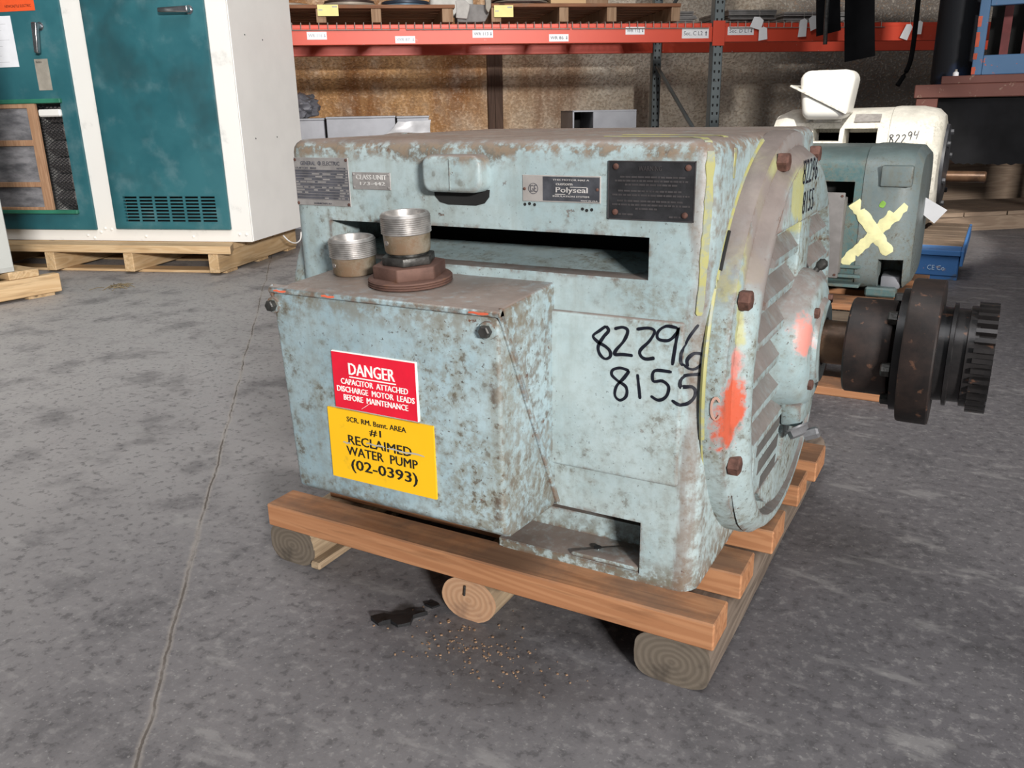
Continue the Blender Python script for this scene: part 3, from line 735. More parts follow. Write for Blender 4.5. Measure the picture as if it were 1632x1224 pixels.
PS = MT.part('insulation_plate', box(-.2705, -.1665, YP, YF, .594, .6255, None, .0003), plain('satin_plate', (.45, .42, .40), .4, .4, .08, 40), label='two tone insulation system plate with maker emblem')
t = box(-.2425, -.1678, YP-.0003, YP, .5955, .6240); MT.part('dark_field', t, plain('dark_plate_field', (.075, .078, .09), .45, .3, .3, 55), PS)
t = nb(); put = plate_frame(-.2705, -.1665, .594, .6255, YP-.0004)
put(t, 'THIS MOTOR HAS A', .40, .86, .13, .19, .0); put(t, 'custom', .44, .65, .27, .36, .006); put(t, 'Polyseal', .44, .84, .43, .69, .022); put(t, 'INSULATION SYSTEM', .40, .86, .74, .80, .0); put(t, 'MADE IN U.S.A.', .76, .97, .89, .935, .0)
MT.part('plate_lettering', t, plain('pale_plate_letters', (.60, .57, .55), .45, .3), PS, smooth=False)
for q_ in ((.43, .56, .71, .685), (.62, .83, .435, .41)): MT.part('logo_line', box(-.2705+.104*q_[0], -.2705+.104*q_[1], YP-.0008, YP-.0003, .6255-.0315*q_[2], .6255-.0315*q_[3]), bpy.data.materials['pale_plate_letters'], PS)
t = lathe([(0, .0066), (.0004, .0066), (.0004, .0060), (0, .0060)], (-.2555, YP-.0001, .6095), (0, -1, 0), 28); put(t, 'GE', .105, .185, .37, .63, -.01)
for k in range(4):
    a = PI/4+PI/2*k; box(-.2555+.0052*math.cos(a)-.0007, -.2555+.0052*math.cos(a)+.0007, YP-.0005, YP-.0001, .6095+.0052*math.sin(a)-.0003, .6095+.0052*math.sin(a)+.0003, t)
MT.part('maker_emblem', t, dkalu, PS, smooth=False)
screws(((-.2675, .609), (-.1705, .610)), .0019, rusty, PS)
WPt = MT.part('warning_plate', box(-.1568, -.0530, YP-.0006, YF, .577, .6435, None, .0005), blk, label='black cast warning plate with four rusty screws')
t = nb(); put = plate_frame(-.1568, -.0530, .577, .6435, YP-.0007); put(t, 'WARNING', .355, .62, .085, .165, .02)
rnd = random.Random(5)
for (v, u0, u1) in ((.255, .14, .89), (.32, .08, .92), (.385, .20, .80), (.49, .12, .86), (.56, .05, .94), (.66, .11, .88), (.725, .05, .95), (.79, .33, .58), (.89, .13, .31), (.91, .72, .87)):
    u = u0
    while u < u1-.01:
        w = min(rnd.uniform(.02, .075), u1-u); box(-.1568+.1038*u, -.1568+.1038*(u+w), YP-.0011, YP-.0006, .6435-.0665*(v+.030), .6435-.0665*v, t); u += w+.010
for a in ((-.1568, -.0530, .6425, .6435), (-.1568, -.0530, .577, .578), (-.1568, -.1558, .577, .6435), (-.0540, -.0530, .577, .6435)): box(a[0], a[1], YP-.0012, YP-.0006, a[2], a[3], t)
MT.part('raised_lettering', t, blkhi, WPt, smooth=False)
for (x, z) in ((-.1475, .637), (-.0615, .6365), (-.1475, .5855), (-.0635, .5845)):
    t = lathe([(0, .0036), (.0012, .0034), (.002, .002), (.0021, 0)], (x, YP-.0006, z), (0, -1, 0), 14); MT.part('screw', t, rusty, WPt)

# ------------------------------------------------------------------ pipe fittings standing on the terminal box
def nip_mat():
    m = Mat('galvanised_pipe', .42, .35, .5); z = m.xyz()[2]; n = m.noise(35, 6, .65)
    c = m.mix(m.step(n, .38, .62), (.19, .145, .090), (.36, .32, .255)); c = m.mix(m.mul(m.step(m.noise(18, 6, .65), .46, .64), .75), c, (.22, .12, .06))
    return m.done(c)
nipm = nip_mat(); bright = plain('cut_bright_thread', (.40, .38, .365), .42, .75, .25, 60); rustcast = coupling_mat('rusty_cast_iron', (.075, .040, .032), (.155, .085, .066), .7)
def threads(r, z0, z1, n, depth):
    p = []
    for k in range(n):
        z = z0+(z1-z0)*k/n; p += [(z, r-depth), (z+(z1-z0)/n*.45, r)]
    p.append((z1, r-depth)); return p
def nipple(name, label, x, y, zb, R=.0315):
    t_ = Thing(name, label, 'pipe fitting', (x, y, zb), None, 'pipe nipples on the terminal box')
    H = .056
    body = lathe([(.0, R-.008), (.0, R-.004), (.003, R-.0025), (.026, R-.0015), (.027, R-.001), (.027, R-.008)], (x, y, zb), (0, 0, 1), 40)
    t_.part('pipe_body', body, nipm)
    th = lathe([(.026, R-.008)] + threads(R+.0005, .027, .053, 9, .0012) + [(.055, R-.0015), (.056, R-.003), (.0555, R-.0055), (.046, R-.0075), (.02, R-.0085), (.001, R-.0085)], (x, y, zb), (0, 0, 1), 40)
    t_.part('pipe_thread', th, bright, label='bright cut thread')
    a = math.radians(248); p = Vector((x+(R-.0035)*math.cos(a), y+(R-.0035)*math.sin(a), zb+.0165)); d = Vector((math.cos(a), math.sin(a), 0))
    t_.part('side_hole', cyl(p, p+d*.0026, .0036, n=12), bright)
    return t_
TILT = math.radians(3.0)
def lean(o): o.rotation_euler = (TILT, 0, 0); return o
TOPZ = lambda y: .488+(y+.085)*.0532
NX = -.5125
N1 = nipple('pipe_nipple', 'short threaded pipe nipple standing alone on the left of the terminal box top', NX, .013, TOPZ(.013)+.0006)
lean(N1.o); N1.o.scale = (1, 1, .88)
BX, BY, BZ = -.4055, -.0065, TOPZ(-.0065)+.0006
BU = Thing('reducer_bushing', 'rusty hexagonal reducer bushing with threaded disc lying on the terminal box top', 'pipe fitting', (BX, BY, BZ))
BU.part('threaded_disc', lathe([(0, .0)] + [(0, .051)] + threads(.0545, .0, .0105, 3, .0016) + [(.0105, .050), (.012, .045), (.012, 0)], (BX, BY, BZ), (0, 0, 1), 48), rustcast)
t = cyl((BX, BY, BZ+.011), (BX, BY, BZ+.030), .0475, n=6, phase=.28); bevel(t, .002, 2); BU.part('hex_body', t, rustcast)
lean(BU.o); BU.o.scale = (1, 1, .86)
def up_axis(h):
    h *= .86; return (BX, BY-h*math.sin(TILT), BZ+h*math.cos(TILT))
HN = cyl((BX, BY, BZ+.030), (BX, BY, BZ+.042), .0355, n=6, phase=.42); bevel(HN, .0015, 2)
hn = single('hex_nut', HN, gunmetal, (BX, BY, BZ+.030), 'dark greasy hexagonal nut on the rusty bushing, under the taller pipe nipple', 'nut')
hn.location = up_axis(.0304); lean(hn); hn.scale = (1, 1, .86)
t = cyl((BX, BY, BZ+.0422), (BX, BY, BZ+.046), .024, n=24); nc = single('nut_collar', t, gunmetal, (BX, BY, BZ+.0422), 'narrow dark collar between the greasy nut and the upper pipe nipple', 'collar')
nc.location = up_axis(.0426); lean(nc); nc.scale = (1, 1, .86)
N2 = nipple('pipe_nipple', 'threaded pipe nipple on top of the dark nut and rusty bushing', BX-.002, BY, BZ+.0464)
N2.o.location = up_axis(.0468); lean(N2.o); N2.o.scale = (1, 1, .88)

# ------------------------------------------------------------------ the cabinet on its pallet, left
CA = -11.4
white = plain('white_enamel', (.84, .82, .79), .42, 0, .03, 5); 
def whited():
    m = Mat('scuffed_white_enamel', .45); n = m.noise(7, 6, .6); c = m.mix(m.noise(3, 3), (.78, .76, .725), (.84, .825, .79))
    return m.done(m.mix(m.mul(m.step(n, .56, .72), .45), c, (.33, .32, .30)))
whitesc = whited()
def teal_mat(name, a, b, smudge):
    m = Mat(name, .38, 0, .4); n = m.noise(2.2, 6, .62); c = m.mix(m.step(n, .35, .65), a, b)
    c = m.mix(m.mul(m.step(m.noise(6, 7, .6), .50, .70), .35), c, (.16, .26, .28)); c = m.mix(m.mul(m.step(m.noise(1.9, 4, .6, m.co(loc=(3, 0, 1))), .54, .68), smudge), c, (.022, .045, .050))
    return m.done(c, m.step(n, .3, .7, .3, .55))
teal = teal_mat('teal_door_enamel', (.022, .105, .128), (.032, .140, .165), .5)
green = plain('green_rail', (.03, .17, .11), .45, 0, .2, 12)
chrome = plain('chrome_handle', (.42, .42, .44), .2, .95, .2, 30)
media = Mat('grey_filter_media', .95); _n = media.noise(16, 7, .65, media.co((.5, 1, 1.6))); mediam = media.done(media.mix(media.step(_n, .3, .7), (.095, .095, .105), (.27, .265, .28)))
filterwood = wood('filter_frame_wood', (.34, .19, .11), (.46, .28, .17), 2, 14, .0, knots=False)
meshmetal = plain('expanded_metal', (.045, .045, .05), .5, .6); pleat = plain('dusty_pleats', (.20, .185, .18), .9, 0, .25, 25)
PALZ = .137
CB = Thing('control_cabinet', 'tall white cabinet with two teal doors standing on a new pine pallet', 'cabinet', (-2.6, 3.98, PALZ), CA)
YC0 = 3.669; CTOP = 2.05; DZ1 = 1.98
t = box(-3.98, -1.968, YC0, 4.305, PALZ, CTOP, None, .006)
t = boolean(t, [box(-3.90, -2.79, YC0-.1, YC0+.28, .22, 1.9), box(-2.64, -2.09, YC0-.1, YC0+.28, .22, 1.9)])
CB.part('body', t, whitesc)
CB.part('bottom_rail', box(-3.98, -1.968, YC0-.004, YC0+.004, PALZ, .190, None, .001), whitesc)
CB.part('stile', box(-2.775, -2.662, YC0-.004, YC0+.004, .190, DZ1+.03, None, .001), whitesc)
CB.part('stile', box(-2.066, -1.968, YC0-.004, YC0+.004, .190, DZ1+.03, None, .001), whitesc)
CB.part('side_panel', box(-1.969, -1.9645, YC0+.004, 4.30, PALZ+.002, CTOP-.02, None, .001), white)
for (x, z) in ((-2.835, .162), (-2.80, .150), (-2.76, .178), (-2.735, .196), (-2.70, .192), (-2.03, .172), (-1.995, .172), (-2.52, .16), (-2.27, .16)):
    CB.part('rivet', lathe([(0, .0075), (.003, .006), (.0045, .003), (.005, 0)], (x, YC0-.004, z), (0, -1, 0), 10), whitesc)
for (y, z) in ((3.80, 1.05), (3.97, 1.04), (3.80, .60), (4.02, .60)): CB.part('screw', lathe([(0, .004), (.002, .002), (.002, 0)], (-1.9645, y, z), (1, 0, 0), 8), meshmetal)
# right door: four leaves round the ventilation grille, with its slats and dividers
gx0, gx1, gz0, gz1 = -2.603, -2.125, .228, .352
t = box(-2.665, -2.065, YC0-.020, YC0-.004, .195, DZ1); bevel(t, .004, 2)
t = boolean(t, [box(gx0, gx1, YC0-.1, YC0+.1, gz0, gz1)])
DR = CB.part('door', t, teal, label='teal door with a slotted grille at its foot')
n_ = 8
for k in range(n_+1):
    z = gz0+(gz1-gz0)*k/n_
    CB.part('grille_slat', box(gx0-.002, gx1+.002, YC0-.0185, YC0-.0165, z-.0034, z+.0034), teal, DR)
for k in range(1, 6):
    x = gx0+(gx1-gx0)*k/6; CB.part('grille_divider', box(x-.006, x+.006, YC0-.0190, YC0-.0150, gz0, gz1), teal, DR)
def lever(x, z, l, ang, parent):
    c, s = math.cos(ang), math.sin(ang)
    t = nb(); cyl((x, YC0-.020, z), (x, YC0-.045, z), .014, .012, n=14, bm=t)
    lathe([(0, .020), (.004, .018), (.004, 0)], (x, YC0-.020, z), (0, -1, 0), 16, t)
    CB.part('handle_boss', t, chrome, parent)
    q = prism([(-.015, -.014), (l, -.010), (l, .010), (-.015, .014)], 'XZ', -.012, .012, None, .006, 3)
    for v in q.verts:
        v.co.y += -.006*(v.co.x/l)
    mt_ = Matrix.Translation((x, YC0-.050, z)) @ Matrix.Rotation(ang, 4, 'Y')
    q.transform(mt_); return CB.part('handle', q, chrome, parent)
lever(-2.135, 1.145, .125, PI, DR)
CB.part('grille_shade_sheet', box(gx0-.02, gx1+.02, YC0+.03, YC0+.034, gz0-.02, gz1+.02), cavity, DR)  # dark sheet added to stand in for the shade inside the cabinet
# left door with the filter panel
lx0, lx1 = -3.86, -2.772
t = box(lx0, lx1, YC0-.020, YC0-.004, .190, DZ1); bevel(t, .004, 2)
t = boolean(t, [box(-3.70, -2.850, YC0-.1, YC0+.1, .285, .775)])
DL = CB.part('door', t, teal, label='teal door with a filter panel and papers')
lever(-2.885, 1.105, .115, PI/2*1.04, DL)
CB.part('filter_rail', box(-3.75, -2.835, YC0-.040, YC0-.020, .775, .795, None, .003), green, DL)
CB.part('filter_rail', box(-3.75, -2.845, YC0-.040, YC0-.020, .268, .286, None, .003), green, DL)
for (x0, x1, z0, z1) in ((-3.02, -2.975, .286, .775), (-3.72, -3.02, .755, .775), (-3.72, -3.02, .286, .300), (-3.72, -3.02, .585, .612), (-3.72, -3.02, .395, .418), (-3.745, -3.70, .286, .775)):
    CB.part('filter_batten', box(x0, x1, YC0-.036, YC0-.019, z0, z1, None, .0015), filterwood, DL)
CB.part('filter_media', jitter(box(-3.70, -3.02, YC0-.026, YC0-.012, .295, .765), .001, 9), mediam, DL)
for k in range(6):
    z = .300+.078*k; t = prism([(YC0+.050, z+.070), (YC0+.004, z+.038), (YC0+.050, z), (YC0+.056, z), (YC0+.056, z+.070)], 'YZ', -2.98, -2.845)
    CB.part('pleat', t, pleat, DL)
t = nb()
for i in range(-30, 40):
    for sg in (1, -1):
        x = -2.975; z = .290+i*.0135; L = .13
        a = Vector((x, YC0-.009, z)); b = Vector((x+L, YC0-.009, z+sg*L*.62))
        pts = [a+(b-a)*q/6 for q in range(7)]
        pts = [p for p in pts if .286 < p.z < .770 and p.x < -2.848]
        if len(pts) > 1: tube([pts[0], pts[-1]], .0018, 4, t)
CB.part('mesh_screen', t, meshmetal, DL, kind='stuff')
CB.part('mesh_top_tray', box(-2.965, -2.848, YC0-.035, YC0-.012, .715, .748, None, .006), whitesc, DL)
paper = plain('white_paper', (.80, .81, .85), .8, 0, .03); tan = plain('tan_instruction_sheet', (.33, .30, .255), .7, 0, .12, 25); orange = plain('orange_sticker', (.80, .10, .025), .5, 0, .06)
t = box(-3.24, -3.028, YC0-.0212, YC0-.0202, .937, 1.155); ps = CB.part('paper_sheet', t, paper, DL)
t = nb(); rnd = random.Random(8)
for k in range(14):
    z = 1.135-.0135*k; box(-3.225, -3.225+rnd.uniform(.06, .17), YC0-.0216, YC0-.0212, z-.0012, z, t)
CB.part('printed_lines', t, plain('grey_print', (.45, .45, .48), .8), DL, kind='stuff')
t = box(-2.945, -2.875, YC0-.0212, YC0-.0202, .832, .968); CB.part('instruction_sheet', t, tan, DL)
t = nb(); text('Notice', (-2.937, YC0-.0213, .950), (1, 0, 0), (0, 0, 1), .030, .010, .0004, 0, t); CB.part('sheet_heading', t, blackm, DL, smooth=False)
t = box(-3.26, -2.893, YC0-.0214, YC0-.0202, 1.172, 1.25); CB.part('orange_sticker', t, orange, DL)
t = nb(); text('NEWCASTLE ELECTRIC', (-3.045, YC0-.0216, 1.188), (1, 0, 0), (0, 0, 1), .135, .011, .0004, 0, t); CB.part('sticker_lettering', t, blackm, DL, smooth=False)

PL = Thing('pine_pallet', 'new pine pallet under the white cabinet with teal doors', 'pallet', (-2.6, 3.9, 0), CA)
for (x0, x1) in ((-2.128, -2.078), (-2.565, -2.515), (-2.985, -2.935), (-3.40, -3.35)):
    PL.part('stringer', box(x0, x1, 3.53, 4.36, .012, .100, None, .003), palletwood_y)
for k in range(6):
    y0 = 3.527+.142*k
    x1 = -2.01 if k == 0 else -2.075
    t = box(-3.42, x1, y0, y0+.125, .1005, .1365, None, .003)
    if k == 0:
        for v in t.verts:
            if v.co.x > -2.02 and v.co.y > 3.55: v.co.x -= .05
    PL.part('deck_board', t, palletwood)
for y0 in (3.60, 3.92, 4.25): PL.part('bottom_board', box(-3.42, -2.08, y0, y0+.10, .0, .0118, None, .001), palletwood)
single('wire_loop', tube(smooth_line([(-1.985+.0, 4.02, .118), (-1.97, 4.05, .085), (-1.965, 4.11, .066), (-1.965, 4.17, .075), (-1.97, 4.20, .11)], 5), .0035, 6), white, (-1.98, 4.10, .066), 'thin white wire loop hanging beside the pallet under the white cabinet', 'wire', CA)

# ------------------------------------------------------------------ grey cabinet on a pallet at the left edge
GA = 56
GX, GY = 1.867, 3.541
GC = Thing('grey_cabinet', 'plain pale grey steel cabinet on a pallet at the left edge', 'cabinet', (1.35, GY+.35, .121), GA)
t = box(.85, 1.700, GY+.020, GY+.65, .121, 1.35, None, .004); GC.part('body', t, plain('pale_grey_enamel', (.50, .51, .485), .5, 0, .06, 5))
GC.part('base_strip', box(.86, 1.696, GY+.017, GY+.020, .122, .140), plain('pale_grey_base', (.40, .405, .385), .5))
P2 = Thing('rough_pallet', 'rough pine pallet under the pale grey cabinet at the left edge', 'pallet', (1.3, GY+.3, 0), GA)
for y0 in (GY, GY+.30, GY+.62): P2.part('stringer', box(.75, GX, y0, y0+.045, .012, .088, None, .004), palletwood)
for k in range(6):
    x0 = GX-.20-.17*k; t = box(x0, x0+.12, GY+.006, GY+.67, .0885, .1205, None, .003); jitter(t, .003, 11)
    for v in t.verts: v.co.z = max(.0885, min(.1205, v.co.z))
    P2.part('deck_board', t, palletwood_y)
for k in range(3): P2.part('bottom_board', box(GX-.14-.4*k, GX-.03-.4*k, GY+.01, GY+.66, .0, .0115), palletwood_y)

# straw and scraps on the floor
straw = plain('dry_straw', (.20, .155, .09), .9, 0, .3, 30)
t = nb(); rnd = random.Random(2)
for k in range(34):
    a = rnd.uniform(0, 2*PI); r = abs(rnd.gauss(0, .045)); x = -3.042+r*math.cos(a); y = 1.45+r*.7*math.sin(a); b = rnd.uniform(0, 2*PI); l = rnd.uniform(.02, .07); z = .002+rnd.uniform(0, .016)*max(0, 1-r/.06)
    tube([(x, y, z), (x+l*.5*math.cos(b), y+l*.5*math.sin(b), z+.004), (x+l*math.cos(b), y+l*math.sin(b), .0015)], .0012, 4, t)
so = single('straw_tuft', t, straw, (-3.042, 1.45, 0), 'small tuft of dry straw on the floor before the pine pallet', 'straw'); so['kind'] = 'stuff'
def scrap(pts, label, name, m, cat, h=.004):
    t = prism(pts, 'XY', .0005, h); bmesh.ops.subdivide_edges(t, edges=t.edges[:], cuts=2); 
    for v in t.verts: v.co.z = max(.0004, v.co.z+.008*abs(mnoise.noise(v.co*35)) if v.co.z > .002 else .0004)
    cx = sum(p[0] for p in pts)/len(pts); cy = sum(p[1] for p in pts)/len(pts)
    return single(name, t, m, (cx, cy, 0), label, cat)
blackrub = plain('black_rubber_scrap', (.010, .010, .011), .45, 0, .3, 40)
scrap([(-.470, -.062), (-.452, -.068), (-.440, -.055), (-.425, -.058), (-.412, -.045), (-.418, -.030), (-.405, -.012), (-.422, -.016), (-.432, -.030), (-.446, -.040), (-.462, -.042)], 'torn black rubber scrap on the floor left of the round log', 'rubber_scrap', blackrub, 'scrap')
scrap([(-.423, .006), (-.408, .004), (-.402, .016), (-.416, .018)], 'small black rubber flake behind the torn scrap', 'rubber_flake', blackrub, 'scrap', .003)
scrap([(-.735, .028), (-.722, .014), (-.716, .020), (-.727, .036)], 'black flake beside the left timber of the skid', 'rubber_flake', blackrub, 'scrap', .003)
t = nb(); rnd = random.Random(4)
for k in range(160):
    x = rnd.gauss(-.30, .065); y = rnd.gauss(-.05, .030); r = rnd.uniform(.0006, .0016); q = box(x-r, x+r, y-r*.7, y+r*.7, .0003, .0003+r*.8); 
    q.transform(Matrix.Translation((x, y, 0)) @ Matrix.Rotation(rnd.uniform(0, 3), 4, 'Z') @ Matrix.Translation((-x, -y, 0))); merge(t, q)
so = single('wood_crumbs', t, oldwood_b, (-.33, -.045, 0), 'scattered wood crumbs on the floor before the round log', 'crumbs'); so['kind'] = 'stuff'

# ------------------------------------------------------------------ pallet rack along the back wall
YR = 5.36
def painted(name, a, b, chip, amt=.66, rough=.42):
    m = Mat(name, rough, 0, .4); n = m.noise(5, 5); f = m.noise(32, 7, .65)
    c = m.mix(n, a, b); c = m.mix(m.step(f, amt, amt+.03), c, chip); return m.done(c)
redp = painted('orange_red_rack_enamel', (.60, .058, .028), (.72, .085, .040), (.62, .50, .46), .68)
greyp = painted('grey_green_rack_enamel', (.135, .165, .175), (.19, .215, .22), (.06, .04, .03), .67)
wirem = plain('zinc_wire', (.50, .47, .44), .4, .6, .1); holem = cavity
label_m = plain('white_label', (.84, .84, .86), .6, 0, .03); faint = plain('faded_grey_lettering', (.33, .34, .40), .7); darkt = plain('dark_grey_lettering', (.10, .10, .13), .7)
RK = Thing('pallet_rack', 'long pallet rack with orange-red beams and grey uprights before the stained wall', 'rack', (1.2, 5.9, 0), WA)
def beam(x0, x1, y, z0, z1):
    t = prism([(y, z0), (y, z1-.022), (y+.012, z1-.022), (y+.012, z1), (y+.045, z1), (y+.045, z0)], 'YZ', x0, x1, None, .002, 1); return RK.part('beam', t, redp)
BZ0, BZ1 = 1.083, 1.193
beam(-1.262, 2.150, YR, BZ0, BZ1); beam(-1.262, 2.150, YR+1.155, BZ0+.01, BZ1+.01)
beam(2.225, 5.6, YR, BZ0, BZ1); beam(2.225, 5.6, YR+1.155, BZ0+.01, BZ1+.01)
def upright(x, y, flip):
    t = nb(); box(x-.032, x+.032, y, y+.004, 0, 3.4, t); box(x-.032, x-.028, y, y+.06, 0, 3.4, t); box(x+.028, x+.032, y, y+.06, 0, 3.4, t)
    u = RK.part('upright', t, greyp)
    t = nb(); z = .06
    while z < 3.35:
        for sx in (-1, 1):
            t_ = prism([(x+sx*.015-.005, z-.006), (x+sx*.015, z-.010), (x+sx*.015+.005, z-.006), (x+sx*.015+.006, z+.008), (x+sx*.015-.006, z+.008)], 'XZ', y-.0006, y+.001); merge(t, t_)
        z += .05
    RK.part('slot_holes', t, holem, u, kind='stuff'); RK.part('foot_plate', box(x-.05, x+.05, y-.02, y+.09, 0, .006), greyp, u)
    return u
upright(2.187, YR-.008, 1); upright(2.187, YR+1.16, 1)
upright(-1.30, YR-.008, 1); upright(-1.30, YR+1.16, 1)
# red end plates hooked into the front upright
t = nb(); box(2.148, 2.226, YR-.013, YR-.008, BZ0-.022, BZ1+.012, t, .001); RK.part('beam_connector', t, redp)
for (z0, z1) in ((.55, 1.02), (1.35, 2.0), (.0, .0)):
    if z1: pass
RK.part('brace', tube([(2.187, YR+1.15, .995), (2.187, YR+.05, .40)], .014, 8), greyp)
RK.part('brace', tube([(2.187, YR+1.15, 1.20), (2.187, YR+.05, 1.85)], .014, 8), greyp)
RK.part('brace', tube([(2.187, YR+1.15, .12), (2.187, YR+.05, .30)], .014, 8), greyp)
# wire deck, its ends bent down over the front beam
for (x0, x1, nm) in ((-1.25, .225, 0), (.265, 1.245, 1), (1.26, 2.12, 2), (2.26, 3.3, 3)):
    t = nb(); k = 0; x = x0
    while x <= x1:
        tube([(x, YR+1.16, BZ1+.008), (x, YR-.002, BZ1+.008), (x, YR-.006, BZ1+.003), (x, YR-.006, BZ1-.030)], .0028, 4, t); x += .0508
    for yy, zz in ((YR-.009, BZ1-.030), (YR+.2, BZ1+.004), (YR+.5, BZ1+.004), (YR+.8, BZ1+.004)): tube([(x0, yy, zz), (x1, yy, zz)], .0028, 4, t)
    RK.part('wire_deck', t, wirem, kind='stuff')
def arrow(bm, x, z, h, up, y):
    s = 1 if up else -1
    box(x-h*.10, x+h*.10, y-.0004, y, z-h*.5 if up else z-h*.2, z+h*.2 if up else z+h*.5, bm)
    prism([(x-h*.28, z+s*h*.12), (x+h*.28, z+s*h*.12), (x, z+s*h*.5)], 'XZ', y-.0004, y, bm)
YL = YR-.0012
for (x0, x1, z0, z1, s, m_, ar, tw) in ((-.306, -.194, 1.109, 1.151, 'WR 116', faint, 'd', .70), (.198, .314, 1.086, 1.125, 'WR 87', faint, 'd', .66), (.654, .777, 1.113, 1.155, 'WR 113', darkt, 'd', .70), (1.117, 1.237, 1.089, 1.130, 'WR 86', darkt, 'd', .66), (1.592, 1.712, 1.125, 1.168, 'WR 112', darkt, 'd', .70), (1.952, 2.125, 1.101, 1.158, 'Sec. C L2', darkt, 'u', .70), (2.248, 2.420, 1.118, 1.166, 'Sec. D L1', darkt, 'd', .72)):
    z0 += .004; z1 += .004
    lb = RK.part('beam_label', box(x0, x1, YL, YR, z0, z1), label_m, label='white beam label reading '+s)
    t = nb(); h = (z1-z0)*.42; w = (x1-x0)
    text(s, (x0+w*.07, YL-.0001, z0+(z1-z0)*.30), (1, 0, 0), (0, 0, 1), w*tw, h, .0004, .0, t); arrow(t, x0+w*.90, (z0+z1)/2, h*1.1, ar == 'u', YL-.0001)
    RK.part('label_lettering', t, m_, lb, smooth=False)

def rack_pallet(label, x0, x1, z0, zt, blocks, notes):
    p = Thing('wooden_pallet', label, 'pallet', ((x0+x1)/2, YR+.5, z0), WA, 'old pallets on the rack')
    for i, bx in enumerate(blocks):
        p.part('stringer', box(bx[0], bx[1], YR+.012, YR+1.04, z0, zt-.020, None, .002), oldwood_b)
    for k in range(7):
        y0 = YR+.004+.150*k; p.part('deck_board', box(x0, x1, y0, y0+.120, zt-.0195, zt, None, .002), oldwood)
    yn = plain('yellow_note', (.82, .72, .30), .7, 0, .04) if 'yellow_note' not in bpy.data.materials else bpy.data.materials['yellow_note']
    for (a, b, c, d) in notes:
        n_ = p.part('yellow_note', box(a, b, YR-.0035, YR-.0025, c, d), yn)
        t = nb(); box(a+.006, a+.028, YR-.004, YR-.0035, c+.030, c+.035, t)
        p.part('note_mark', t, faint, n_); t = box(b-.035, b-.006, YR-.004, YR-.0035, d-.014, d-.008); p.part('note_mark', t, faint, n_)
    return p
ZD = BZ1+.0112
rack_pallet('old brown pallet carrying dark and blue discs on the rack, at left', -.70, .556, ZD, 1.299, ((-.67, -.61), (-.245, -.19), (.068, .125), (.48, .545)), [(-.235, -.117, 1.238, 1.298)])
rack_pallet('old brown pallet carrying pale stacked rings on the rack', .772, 1.942, ZD, 1.305, ((.772, .830), (1.183, 1.240), (1.478, 1.538), (1.885, 1.940)), [(.786, .901, 1.230, 1.294)])
def disc(name, label, x, y, z, r, hs, m, group=None):
    p = Thing(name, label, 'ring', (x, y, z), WA, group)
    zz = z
    for i, (h, rr) in enumerate(hs):
        t = lathe([(0, rr*.35), (0, rr), (h*.25, rr*1.01), (h*.85, rr*.99), (h, rr*.93), (h, rr*.35)], (x, y, zz), (0, 0, 1), 48, closed=True); p.part('ring', t, m[i % len(m)]); zz += h+.0008
    return p
darkring = plain('dark_brown_flange', (.060, .038, .034), .45, .3, .3, 20); bluering = plain('blue_grey_flange', (.10, .17, .24), .4, .3, .2, 15); tanring = plain('tan_flange', (.30, .255, .21), .5, .2, .2, 18); dkblue = plain('dark_blue_flange', (.025, .035, .055), .45, .2)
disc('flange_disc', 'pair of dark brown discs on the left pallet of the rack', -.055, YR+.30, 1.2998, .16, ((.014, .152), (.018, .162), (.016, .150)), (darkring, tanring, darkring), 'discs on the rack pallets')
disc('flange_disc', 'dark disc half hidden behind the white cabinet on the rack pallet', -.43, YR+.32, 1.2998, .15, ((.014, .145), (.016, .15)), (darkring, tanring), 'discs on the rack pallets')
disc('flange_disc', 'blue disc on the left pallet of the rack', .285, YR+.32, 1.2998, .15, ((.012, .135), (.014, .152), (.02, .148)), (darkring, bluering, dkblue), 'discs on the rack pallets')
disc('flange_disc', 'stack of pale tan rings on the right pallet of the rack', .985, YR+.24, 1.3058, .17, ((.010, .168), (.010, .176), (.010, .170), (.012, .176), (.012, .17)), (tanring, darkring), 'discs on the rack pallets')
CRX = .022
p = Thing('wooden_crate', 'small pale wooden crate behind the tan rings on the rack', 'crate', (1.27, YR+.4, 1.3058), WA)
for k in range(2): p.part('board', box(1.175, 1.40, YR+.22, YR+.236, 1.3058+.08*k, 1.3058+.08*k+.076, None, .002), palletwood)
p.part('back_board', box(1.175, 1.40, YR+.44, YR+.456, 1.3058, 1.46), palletwood); p.part('end_board', box(1.175, 1.191, YR+.237, YR+.439, 1.3058, 1.46), palletwood_y); p.part('end_board', box(1.384, 1.40, YR+.237, YR+.439, 1.3058, 1.46), palletwood_y)
p = Thing('wooden_crate', 'brown wooden crate end beside the pale crate on the rack', 'crate', (1.48, YR+.4, 1.3058), WA)
for k in range(2): p.part('board', box(1.405, 1.55, YR+.25, YR+.27, 1.3058+.07*k, 1.3058+.07*k+.067, None, .002), oldwood_b)
p.part('side_board', box(1.405, 1.42, YR+.271, YR+.45, 1.3058, 1.44), oldwood)
p.part('side_board', box(1.535, 1.55, YR+.271, YR+.45, 1.3058, 1.44), oldwood)
